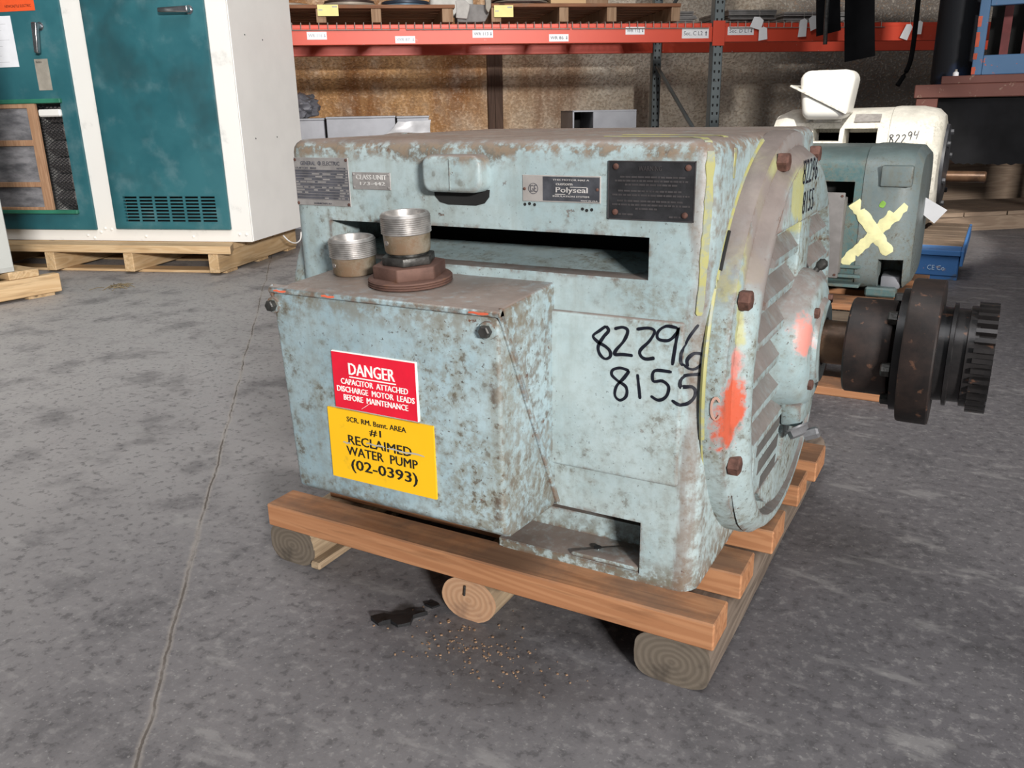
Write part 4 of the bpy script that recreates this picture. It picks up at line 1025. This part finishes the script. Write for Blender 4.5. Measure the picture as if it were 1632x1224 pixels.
# crumpled sheet metal between the two pallets
rag = plain('grey_canvas', (.20, .19, .185), .85, 0, .15, 20); rag2 = plain('pale_canvas', (.42, .40, .38), .85, 0, .12, 20)
def sheet(name, pts, depth, m, label, cat, y, org):
    t = prism(pts, 'XZ', y, y+depth, None, .003, 1); bmesh.ops.subdivide_edges(t, edges=t.edges[:], cuts=3, use_grid_fill=True); jitter(t, .008, 12)
    for v in t.verts: v.co.z = max(v.co.z, ZD+.0005)
    return single(name, t, m, org, label, cat, WA)
sheet('canvas_bundle', [(.575, ZD), (.735, ZD), (.76, ZD+.05), (.74, 1.30), (.60, 1.31), (.57, 1.26)], .16, rag, 'crumpled grey canvas bundle on the rack between the two pallets', 'bundle', YR+.03, (.66, YR+.1, ZD))
sheet('canvas_flap', [(.565, 1.225), (.63, 1.222), (.645, 1.30), (.62, 1.325), (.56, 1.32)], .012, rag2, 'pale square canvas flap hanging in front of the grey bundle', 'canvas', YR+.012, (.60, YR+.018, 1.225))
sheet('leaf_bag', [(.735, 1.27), (.750, 1.25), (.764, 1.28), (.764, 1.33), (.73, 1.33)], .03, tan, 'small tan bag hanging beside the grey canvas bundle', 'bag', YR-.03, (.75, YR-.02, 1.25))
# white lumpy sacks further back at the left pallet's end
t = box(.46, .74, YR+.62, YR+.80, ZD+.096, 1.42, None, .02, 3); jitter(t, .01, 14); 
single('concrete_block', t, plain('pale_block', (.52, .51, .48), .9, 0, .15, 18, .4), (.60, YR+.7, ZD+.096), 'pale rough block standing behind the grey canvas bundle', 'block', WA)
# plate steel stacks with hanging tags in the right bay
steel = plain('dull_sheet_steel', (.20, .19, .185), .45, .4, .2, 14)
steelw = plain('pale_sheet_steel', (.36, .35, .34), .45, .3, .15, 14)
def stack(name, label, x0, x1, y0, z0, n, skew, m):
    p = Thing(name, label, 'stack', ((x0+x1)/2, y0+.3, z0), WA); rnd = random.Random(len(label))
    for k in range(n):
        a = rnd.uniform(-.02, .02); t = box(x0+a, x1+a+skew*k, y0+rnd.uniform(-.02, .02), y0+.5, z0+.0118*k, z0+.0118*k+.0100); p.part('sheet', t, m)
    return p
stack('sheet_stack', 'stack of dull steel sheets on the rack right of the upright', 2.26, 2.56, YR+.06, ZD, 6, .004, steel)
stack('sheet_stack', 'wider stack of pale steel sheets behind the hanging tags', 2.66, 3.15, YR+.10, ZD, 5, .01, steelw)
stack('sheet_stack', 'short stack of dark plates left of the rack upright', 1.96, 2.135, YR+.25, ZD, 7, -.004, steel)
def hangtag(x, zt, w, h, label, k, y=YR-.018):
    p = Thing('paper_tag', label, 'tag', (x, y, zt-h), WA, 'paper tags hanging on the rack beam')
    t = prism([(x-w/2, zt-h), (x+w/2, zt-h+.006), (x+w/2-.004, zt-.01), (x+.003, zt), (x-w/2+.004, zt-.012)], 'XZ', y, y+.0012)
    t.transform(Matrix.Translation((x, y, zt)) @ Matrix.Rotation(k, 4, 'Y') @ Matrix.Translation((-x, -y, -zt)))
    p.part('card', t, label_m); p.part('string', tube([(x, y, zt-.004), (x+.004, y+.010, zt+.03), (x+.006, y+.03, zt+.05)], .0015, 4), wirem)
    return p
hangtag(2.445, 1.225, .075, .075, 'upper pale paper tag on the red beam beside the right label', .35)
hangtag(2.470, 1.168, .060, .080, 'lower white paper tag on the red beam beside the right label', -.05, YR-.022)
hangtag(2.74, 1.215, .055, .11, 'long pale tag hanging under the pale steel sheets', .05); hangtag(2.79, 1.23, .06, .085, 'crooked pale tag under the pale steel sheets', -.3, YR-.024)
hangtag(3.47, 1.18, .055, .10, 'slanted grey tag on the red beam left of the black hose', .4); hangtag(3.53, 1.20, .055, .085, 'grey tag on the red beam right beside the black hose', .1, YR-.024)
# grey boxes on the floor under the rack
gal = plain('galvanised_box', (.27, .275, .30), .5, .25, .1, 8); film = plain('clear_wrap', (.46, .46, .48), .25, 0, .2, 10)
for (nm, x0, x1, y0, y1, zt, lb) in (('steel_box', -.60, -.262, 5.62, 6.0, .680, 'grey steel box standing next to the white cabinet under the rack'), ('steel_box', -.250, .180, 5.66, 6.05, .686, 'wide grey steel box in the middle of the row under the rack'), ('steel_box', .190, .392, 5.64, 6.02, .682, 'grey steel box wrapped in film at the right end of the row under the rack')):
    p = Thing(nm, lb, 'box', ((x0+x1)/2, (y0+y1)/2, 0), WA, 'grey boxes under the rack')
    p.part('body', box(x0, x1, y0, y1, 0, zt-.012, None, .003), gal); p.part('lid', box(x0-.003, x1+.003, y0-.003, y1+.003, zt-.012, zt, None, .002), gal)
    if 'film' in lb:
        t = box(x0-.20, x1+.006, y0-.012, y0-.006, .42, zt-.03); bmesh.ops.subdivide_edges(t, edges=t.edges[:], cuts=7, use_grid_fill=True); jitter(t, .012, 16)
        for v in t.verts:
            v.co.y = min(v.co.y, y0-.004)
            if v.co.x < x0 and v.co.z > .5+(v.co.x-x0+.20)*.6: v.co.z = .5+(v.co.x-x0+.20)*.6
        p.part('plastic_film', t, film)
t = nb(); bmesh.ops.create_icosphere(t, subdivisions=4, radius=1.0)
for v in t.verts: v.co = Vector((v.co.x*.12, v.co.y*.12, v.co.z*.075))*(1+.35*mnoise.noise(v.co*3))+Vector((-.415, 5.80, .752))
for v in t.verts: v.co.z = max(v.co.z, .6805)
t.transform(Matrix.Identity(4))
sk = plain('grey_plastic_bag', (.15, .15, .17), .28, 0, .3, 12); single('plastic_bag', t, sk, (-.415, 5.80, .6805), 'grey plastic bag lying on the steel box next to the white cabinet', 'bag', WA)
p = Thing('open_steel_box', 'grey steel box with an open dark left bay under the rack', 'box', (1.55, 5.8, 0), WA)
t = nb(); box(1.335, 1.345, 5.66, 6.02, 0, .690, t); box(1.335, 1.768, 6.01, 6.02, 0, .690, t); box(1.335, 1.768, 5.66, 6.02, .684, .694, t); box(1.472, 1.480, 5.67, 6.01, 0, .684, t); p.part('shell', t, gal)
p.part('front_panel', box(1.472, 1.768, 5.656, 5.664, 0, .684, None, .002), gal); p.part('back_lining', box(1.346, 1.471, 6.0, 6.008, .0, .683), cavity)

# ------------------------------------------------------------------ dark belts and a hose hanging before the right bay
YB = 4.9
blackbelt = plain('black_rubber_belt', (.006, .006, .007), .85, 0, .35, 6); blackbelt.node_tree.nodes['Principled BSDF'].inputs['Specular IOR Level'].default_value = .12
def hanging(x0, x1, zb, zt, y, label, lean=0.0, bow=.05):
    t = nb(); n = 14; rows = []
    for j in range(n+1):
        z = zb+(zt-zb)*j/n; o = lean*(1-j/n); b = bow*math.sin(j/n*PI*.9)
        rows.append([t.verts.new(p) for p in ((x0+o, y+b, z-.02), (x0+o, y+b+.012, z-.02), (x1+o, y+b*1.3+.012, z+.012), (x1+o, y+b*1.3, z+.012))])
    for A, Bq in zip(rows, rows[1:]):
        for k in range(4): t.faces.new((A[k], A[(k+1) % 4], Bq[(k+1) % 4], Bq[k]))
    t.faces.new(rows[0]); t.faces.new(rows[-1][::-1]); bmesh.ops.recalc_face_normals(t, faces=t.faces[:])
    return t
HK = Thing('hanging_belts', 'wide black rubber belts hanging from a bar before the right rack bay', 'belt', (2.8, YB, 1.9), WA)
HK.part('bar', tube([(2.3, YB+.01, 2.0), (5.2, YB+.01, 2.0)], .022, 10), gunmetal)
HK.part('belt', hanging(2.76, 2.945, .955, 2.0, YB, '', .035), blackbelt)
HK.part('belt', hanging(2.61, 2.755, 1.10, 2.0, YB+.05, '', .02), blackbelt)
HK.part('chain', tube(smooth_line([(2.635, YB-.03, 2.0), (2.63, YB-.03, 1.3), (2.64, YB-.03, 1.03)], 4), .012, 6), gunmetal)
HK.part('hose', tube(smooth_line([(3.20, YB, 2.0), (3.215, YB, 1.27), (3.216, YB, 1.01), (3.20, YB, .90), (3.145, YB, .80)], 5), .014, 8), blackbelt)

# ------------------------------------------------------------------ low wooden platforms at the foot of the right bay
def platform(label, x0, x1, y0, y1, z, nb_, gaps):
    p = Thing('timber_platform', label, 'platform', ((x0+x1)/2, (y0+y1)/2, 0), WA)
    w = (x1-x0)/nb_; rnd = random.Random(nb_)
    for k in range(nb_): p.part('deck_board', box(x0+w*k+.004, x0+w*(k+1)-.004, y0, y1+rnd.uniform(-.02, .02), z-.024, z, None, .002), browndeck)
    for yy in (y0+.01, (y0+y1)/2, y1-.09): p.part('bearer', box(x0, x1, yy, yy+.08, .0, z-.0245), browndeck)
    return p
platform('low brown board platform on the floor at the foot of the right rack bay', 2.75, 5.2, 4.35, 4.95, .105, 9, 0)
platform('higher board platform behind the low one at the right', 2.95, 5.2, 5.02, 5.30, .33, 7, 0)

# ------------------------------------------------------------------ teal motor behind, on its pallet
TP = Thing('brown_pallet', 'worn brown pallet under the dark teal motor', 'pallet', (-.25, 1.9, 0))
for y0 in (1.266, 1.80, 2.36): TP.part('bottom_board', box(-.62, .083, y0, y0+.10, .0, .0215, None, .002), plankwood)
for x0 in (-.60, -.29, .02): TP.part('stringer', box(x0, x0+.045, 1.275, 2.45, .022, .1005, None, .002), greywood)
for k in range(5):
    y0 = 1.34+.235*k; TP.part('deck_board', box(-.61, .078, y0, y0+.135, .101, .1205, None, .002), plankwood if k != 1 else browndeck)
tealpaint = motor_paint('dark_teal_motor_paint', (.062, .125, .130), (.105, .180, .185), dirt=.9, rust=.35, dustcol=(.13, .175, .172))
tealgrey = motor_paint('pale_teal_end_paint', (.140, .180, .185), (.195, .240, .245), dirt=1.0, rust=.25, dustcol=(.15, .20, .20))
T2 = Thing('teal_motor', 'dark teal motor marked with a pale yellow X, behind the large motor', 'motor', (-.2, 2.19, .121))
def rsq(yc, zc, hy, hz, e, n=56):
    out = []
    for k in range(n):
        a = 2*PI*k/n; c, s_ = math.cos(a), math.sin(a)
        out.append((yc+hy*math.copysign(abs(c)**e, c), zc+hz*math.copysign(abs(s_)**e, s_)))
    return out
TY, TZ = 2.19, .352
def loft(secs, yc, zc, e, n=64):
    t = nb(); rows = []
    for (x, hy, hz) in secs: rows.append([t.verts.new((x, y, z)) for y, z in rsq(yc, zc, hy, hz, e, n)])
    for A, Bq in zip(rows, rows[1:]):
        for k in range(n): t.faces.new((A[k], A[(k+1) % n], Bq[(k+1) % n], Bq[k]))
    t.faces.new(rows[0]); t.faces.new(rows[-1][::-1]); bmesh.ops.recalc_face_normals(t, faces=t.faces[:]); return t
t = loft([(-.52, .20, .19), (-.50, .25, .22), (-.46, .26, .222), (-.115, .26, .222)], TY, TZ, .42)
t = boolean(t, [box(-.30, -.138, 1.8, 2.12, .402, .474)])
tb = T2.part('frame', t, tealpaint)
t = loft([(-.114, .262, .224), (-.085, .264, .225), (-.02, .262, .221), (.020, .250, .218), (.042, .225, .195), (.046, .10, .09)], TY, TZ, .42)
t = boolean(t, [box(-.048, .022, 1.8, 2.10, .140, .243)])
te_ = T2.part('end_bell', t, tealgrey)
T2.part('core', box(-.42, -.12, 2.02, 2.38, .18, .50), cavity)
T2.part('bell_core', box(-.10, .0, 2.102, 2.36, .16, .40), cavity)
T2.part('foot_lug', jitter(box(-.04, .015, 1.985, 2.09, .1405, .185, None, .008, 2), .006, 25), gal)
T2.part('pad', box(-.066, .022, 1.918, 1.95, .462, .524, None, .006, 2), tealgrey)
TG = plain('dusty_grey_cover', (.175, .165, .160), .7, 0, .14, 25)
t = box(-.262, -.155, 1.862, 1.945, .195, .428, None, .004, 2); TBX = T2.part('junction_box', t, TG)
T2.part('box_cover', box(-.266, -.151, 1.850, 1.8615, .190, .448, None, .003, 2), TG, TBX)
for (x, z) in ((-.159, .438), (-.160, .200), (-.257, .438), (-.257, .200)): T2.part('cover_screw', lathe([(0, .004), (.003, .003), (.003, 0)], (x, 1.850, z), (0, -1, 0), 10), rusty, TBX)
for k in range(3): T2.part('cooling_fin', box(-.30, -.095, 1.925-.004, 1.965, .150+.030*k, .160+.030*k, None, .002), tealpaint)
for x0 in (-.46, -.08):
    for y0 in (1.95, 2.36): T2.part('foot', box(x0, x0+.09, y0, y0+.07, .121, .150, None, .005), tealpaint)
dgx = bpy.context.evaluated_depsgraph_get(); bt = [BVHTree.FromObject(o_, dgx) for o_ in (tb, te_)]
def drape2(x, z, bvs, org):
    best = None
    for b in bvs:
        h = b.ray_cast(Vector((x, org.y-2, z))-org, Vector((0, 1, 0)))
        if h[0] is not None and (best is None or h[3] < best[2]): best = (h[0]+org, h[1], h[3])
    return best
xm = plain('pale_spray_paint', (.80, .77, .42), .6, 0, .10, 40); gm_ = plain('green_spray_paint', (.22, .42, .07), .6, 0, .15, 40)
for (a, b) in (((-.140, .420), (-.018, .262)), ((.010, .412), (-.150, .220))):
    hs = [drape2(a[0]+(b[0]-a[0])*i/22, a[1]+(b[1]-a[1])*i/22, bt, T2.org) for i in range(23)]; hs = [h for h in hs if h]
    T2.part('spray_mark', ribbon([h[0] for h in hs], [Vector((0, -1, 0))]*len(hs), .042, .0008, None, .0006), xm, label='pale yellow sprayed X')
hs = [drape2(-.060+.002*i, .413-.001*i, bt, T2.org) for i in range(8)]; T2.part('spray_mark', ribbon([h[0] for h in hs if h], Vector((0, -1, 0)), .022, .0008, None, .0006), gm_, label='small green spray spot')
TG2 = Thing('paper_tag', 'large white paper tag hanging at the right end of the teal motor', 'tag', (.075, 2.2, .25))
t = nb(); A_ = [(.040, .383), (.140, .327), (.101, .285), (.040, .331)]
t = prism([(.012, .427), (.113, .370), (.080, .326), (.008, .380)], 'XZ', 2.2, 2.2012); TG2.part('card', t, label_m)
TG2.part('string', tube([(.020, 2.199, .415), (.016, 2.196, .43), (.010, 2.20, .45)], .0014, 5), wirem)

# ------------------------------------------------------------------ white motor on the blue pallet
BP = Thing('blue_pallet', 'chipped blue painted pallet under the white motor', 'pallet', (-.3, 3.4, 0))
for y0 in (3.0, 3.38, 3.79):
    for x0 in (-.040, -.52, -.90): BP.part('block', jitter(box(x0, x0+.19, y0, y0+.12, .0155, .1005, None, .004), .002, 20), bluewood)
    BP.part('bottom_board', box(-.90, .150, y0+.005, y0+.11, .0, .015, None, .001), bluewood)
for k in range(6):
    y0 = 2.985+.157*k; BP.part('deck_board', box(-.92, .152, y0, y0+.14, .101, .1235, None, .003), bluewood if k == 0 else browndeck)
BP.part('edge_board', box(.1525, .164, 2.99, 3.91, .060, .1232, None, .002), bluewood)
t = nb(); text('CE Co', (.035, 2.9975, .040), (1, 0, 0), (0, 0, 1), .065, .020, .0005, 0, t); BP.part('block_lettering', t, plain('pale_blue_lettering', (.42, .58, .75), .7), smooth=False)
whitep = motor_paint('cream_white_motor_paint', (.66, .63, .56), (.74, .72, .66), dirt=.55, rust=.3, dustcol=(.60, .58, .53))
WY, WZ = 3.71, .405
WM = Thing('white_motor', 'cream white motor with a domed terminal box, standing on the blue pallet', 'motor', (-.36, WY, .124))
t = loft([(-.77, .20, .20), (-.745, .25, .25), (-.69, .272, .274), (-.22, .272, .278)], WY, WZ, .62)
t = boolean(t, [box(-.552, -.432, 3.3, 3.62, .535, .592), box(-.412, -.268, 3.3, 3.62, .520, .592)])
wf = WM.part('frame', t, whitep)
WM.part('core', box(-.66, -.24, 3.62, 3.90, .25, .57), cavity)
we = WM.part('end_bell', loft([(-.219, .279, .281), (-.20, .281, .283), (-.10, .279, .281), (-.035, .268, .268), (-.005, .240, .240), (.006, .19, .19), (.006, .06, .06)], WY, WZ, .72), whitep)
darkgrey = plain('dark_grey_fan_cover', (.050, .052, .060), .5, .2, .3, 14)
WM.part('fan_cover', lathe([(.004, .20), (.018, .197), (.024, .15), (.030, .06), (.030, 0)], (0, WY, WZ), (1, 0, 0), 44), darkgrey)
for k in range(6):
    a = 2*PI*k/6+.3; WM.part('cover_bolt', hexbolt((.021, WY+.165*math.cos(a), WZ+.165*math.sin(a)), (1, 0, 0), .013, .014), darkgrey)
WM.part('shaft', lathe([(.02, .0), (.02, .026), (.19, .026), (.195, .022), (.195, 0)], (0, WY, WZ-.04), (1, 0, 0), 24), shaftm)
for x0 in (-.68, -.16):
    for y0 in (3.44, 3.92): WM.part('foot', prism([(x0, .124), (x0+.13, .124), (x0+.13, .15), (x0+.10, .23), (x0+.03, .23), (x0, .15)], 'XZ', y0, y0+.07, None, .005), whitep)
# domed two piece terminal box with its flange on the slant
cz = .748; cx = -.500
t = box(-.618, -.378, 3.37, 3.60, .634, .850); bevel(t, .045, 5)
for v in t.verts:
    if v.co.z < .70: v.co.x = cx+(v.co.x-cx)*.86
TBW = WM.part('terminal_box', t, plain('clean_white_enamel', (.80, .79, .75), .35, 0, .03))
t = prism([(-.655, .782), (-.650, .790), (-.392, .664), (-.398, .655)], 'XZ', 3.358, 3.612, None, .002, 1); WM.part('box_flange', t, whitep, TBW)
t = box(-.535, -.485, 3.366, 3.371, .800, .822); 
WM.part('box_label', box(-.545, -.500, 3.42, 3.46, .8500, .8512), tan, TBW)
WM.part('box_neck', box(-.56, -.43, 3.47, 3.60, .618, .668, None, .01, 2), whitep, TBW)
t = nb(); cyl((-.585, 3.50, .61), (-.585, 3.50, .66), .016, .012, n=14, bm=t); WM.part('lifting_lug', t, whitep)
t = prism([(-.345, 3.482), (-.24, 3.482), (-.24, 3.53), (-.345, 3.53)], 'XY', .640, .645); 
bw = [BVHTree.FromObject(o_, bpy.context.evaluated_depsgraph_get()) for o_ in (wf, we)]
WM.part('rating_plate', prism([(3.478, .618), (3.474, .622), (3.514, .655), (3.518, .651)], 'YZ', -.375, -.262), alu)
def wtext(strokes, ox, oz, w, h):
    t = nb()
    for s_ in strokes:
        hs = [drape2(ox+v.x*w, oz+v.z*h, bw, WM.org) for v in smooth_line([(a, 0, b) for a, b in s_], 4)]; hs = [q for q in hs if q]
        ribbon([q[0] for q in hs], [q[1] for q in hs], .0055, .0006, t, .0008)
    return t
D = {'8': [[(.8, .9), (.3, 1), (.1, .75), (.8, .3), (.6, 0), (.2, .1), (.3, .5), (.85, .9)]], '2': [[(.1, .8), (.5, 1), (.8, .75), (.1, 0), (.95, 0)]], '9': [[(.85, .85), (.4, 1), (.1, .7), (.5, .5), (.85, .85), (.6, 0)]], '4': [[(.2, 1), (.1, .5), (.9, .6)], [(.9, 1), (.6, 0)]]}
t = nb()
for i, ch in enumerate('82294'):
    merge(t, wtext(D[ch], -.213+.0250*i, .528+(.004*i if ch in '94' else 0), .020, .036))
WM.part('marker_number', t, marker, label='black handwritten number 82294')

# ------------------------------------------------------------------ steel table with a blue frame and a black drum, far right
brownred = painted('rusty_red_steel', (.085, .030, .024), (.14, .050, .038), (.19, .12, .09), .62, .65)
bluep = painted('worn_blue_steel', (.040, .095, .19), (.075, .145, .25), (.34, .085, .05), .62)
redpatch = plain('orange_red_steel', (.38, .065, .03), .5, 0, .2, 12)
ST = Thing('steel_table', 'rusty red steel table with hanging black rubber skirt at the right', 'table', (.35, 4.5, 0))
ST.part('front_beam', box(-.205, 1.6, 4.30, 4.42, .722, .789, None, .004), brownred)
ST.part('bracket', box(-.192, -.088, 4.31, 4.40, .672, .7215, None, .003), brownred)
ST.part('tabletop', box(-.19, 1.6, 4.421, 5.0, .760, .789, None, .003), brownred)
for (x, y) in ((1.45, 4.35), (1.45, 4.9), (.75, 4.9), (.80, 4.36)): ST.part('leg', box(x, x+.08, y, y+.08, 0, .7595 if y > 4.4 else .7215, None, .004), brownred)
t = nb(); n = 60; top = []; rnd = random.Random(6)
zb = lambda x: .672-(.672-.44)*min(1, max(0, (x+.090)/.068)) if x < -.022 else (.44-(.44-.385)*min(1, (x+.022)/.05))
poly = [(-.086, .7215)]
x = -.086
while x < .95: poly.append((x, zb(x)+rnd.uniform(-.008, .008))); x += .020
poly.append((.95, .7215))
ST.part('rubber_skirt', prism(poly, 'XZ', 4.335, 4.36), blackbelt)
BM = Thing('blue_machine_frame', 'worn blue steel frame with orange red patches standing on the red steel table', 'frame', (.5, 4.45, .7895))
BM.part('base_bar', box(-.083, 1.3, 4.305, 4.395, .7895, .829, None, .003), brownred)
PST = BM.part('post', box(.050, .096, 4.31, 4.37, .8295, 1.75, None, .003), bluep)
for (z0, z1) in ((.834, .868), (.905, .935), (.965, 1.035), (1.06, 1.11)): BM.part('paint_patch', jitter(box(.0505, .068, 4.3088, 4.3105, z0, z1, None, .0), .002, 60), redpatch, PST)
BM.part('rail', box(.0965, 1.3, 4.315, 4.365, .8295, .924, None, .003), bluep)
BM.part('rail', box(.0965, 1.3, 4.315, 4.365, 1.155, 1.21, None, .003), bluep)
for k in range(3): BM.part('inner_bar', box(.16+.10*k, .20+.10*k, 4.55, 4.60, .83, 1.7), plain('dark_red_bar', (.12, .022, .022), .5) if k == 0 else bpy.data.materials['dark_red_bar'])
BM.part('back_plate', box(.0965, 1.3, 4.80, 4.82, .829, 1.7), cavity)
drumm = Mat('black_blue_drum', .6, 0, .15); zq = drumm.noise(4, 5); drumm = drumm.done(drumm.mix(drumm.step(zq, .5, .7), (.012, .013, .016), (.022, .040, .095)))
single('black_drum', lathe([(0, 0), (0, .098), (.02, .102), (.5, .103), (.9, .105), (.9, 0)], (-.050, 4.53, .7898), (0, 0, 1), 40), drumm, (-.050, 4.53, .7898), 'tall black and blue drum standing on the red steel table behind the small bottle', 'drum')
BT = Thing('small_bottle', 'small white bottle standing on the edge of the red steel table', 'bottle', (-.021, 4.345, .8295))
BT.part('body', lathe([(0, 0), (0, .014), (.016, .014), (.022, .006), (.022, 0)], (-.021, 4.345, .8295), (0, 0, 1), 16), label_m)
BT.part('cap', lathe([(.022, 0), (.022, .0065), (.032, .006), (.032, 0)], (-.021, 4.345, .8295), (0, 0, 1), 12), tan)
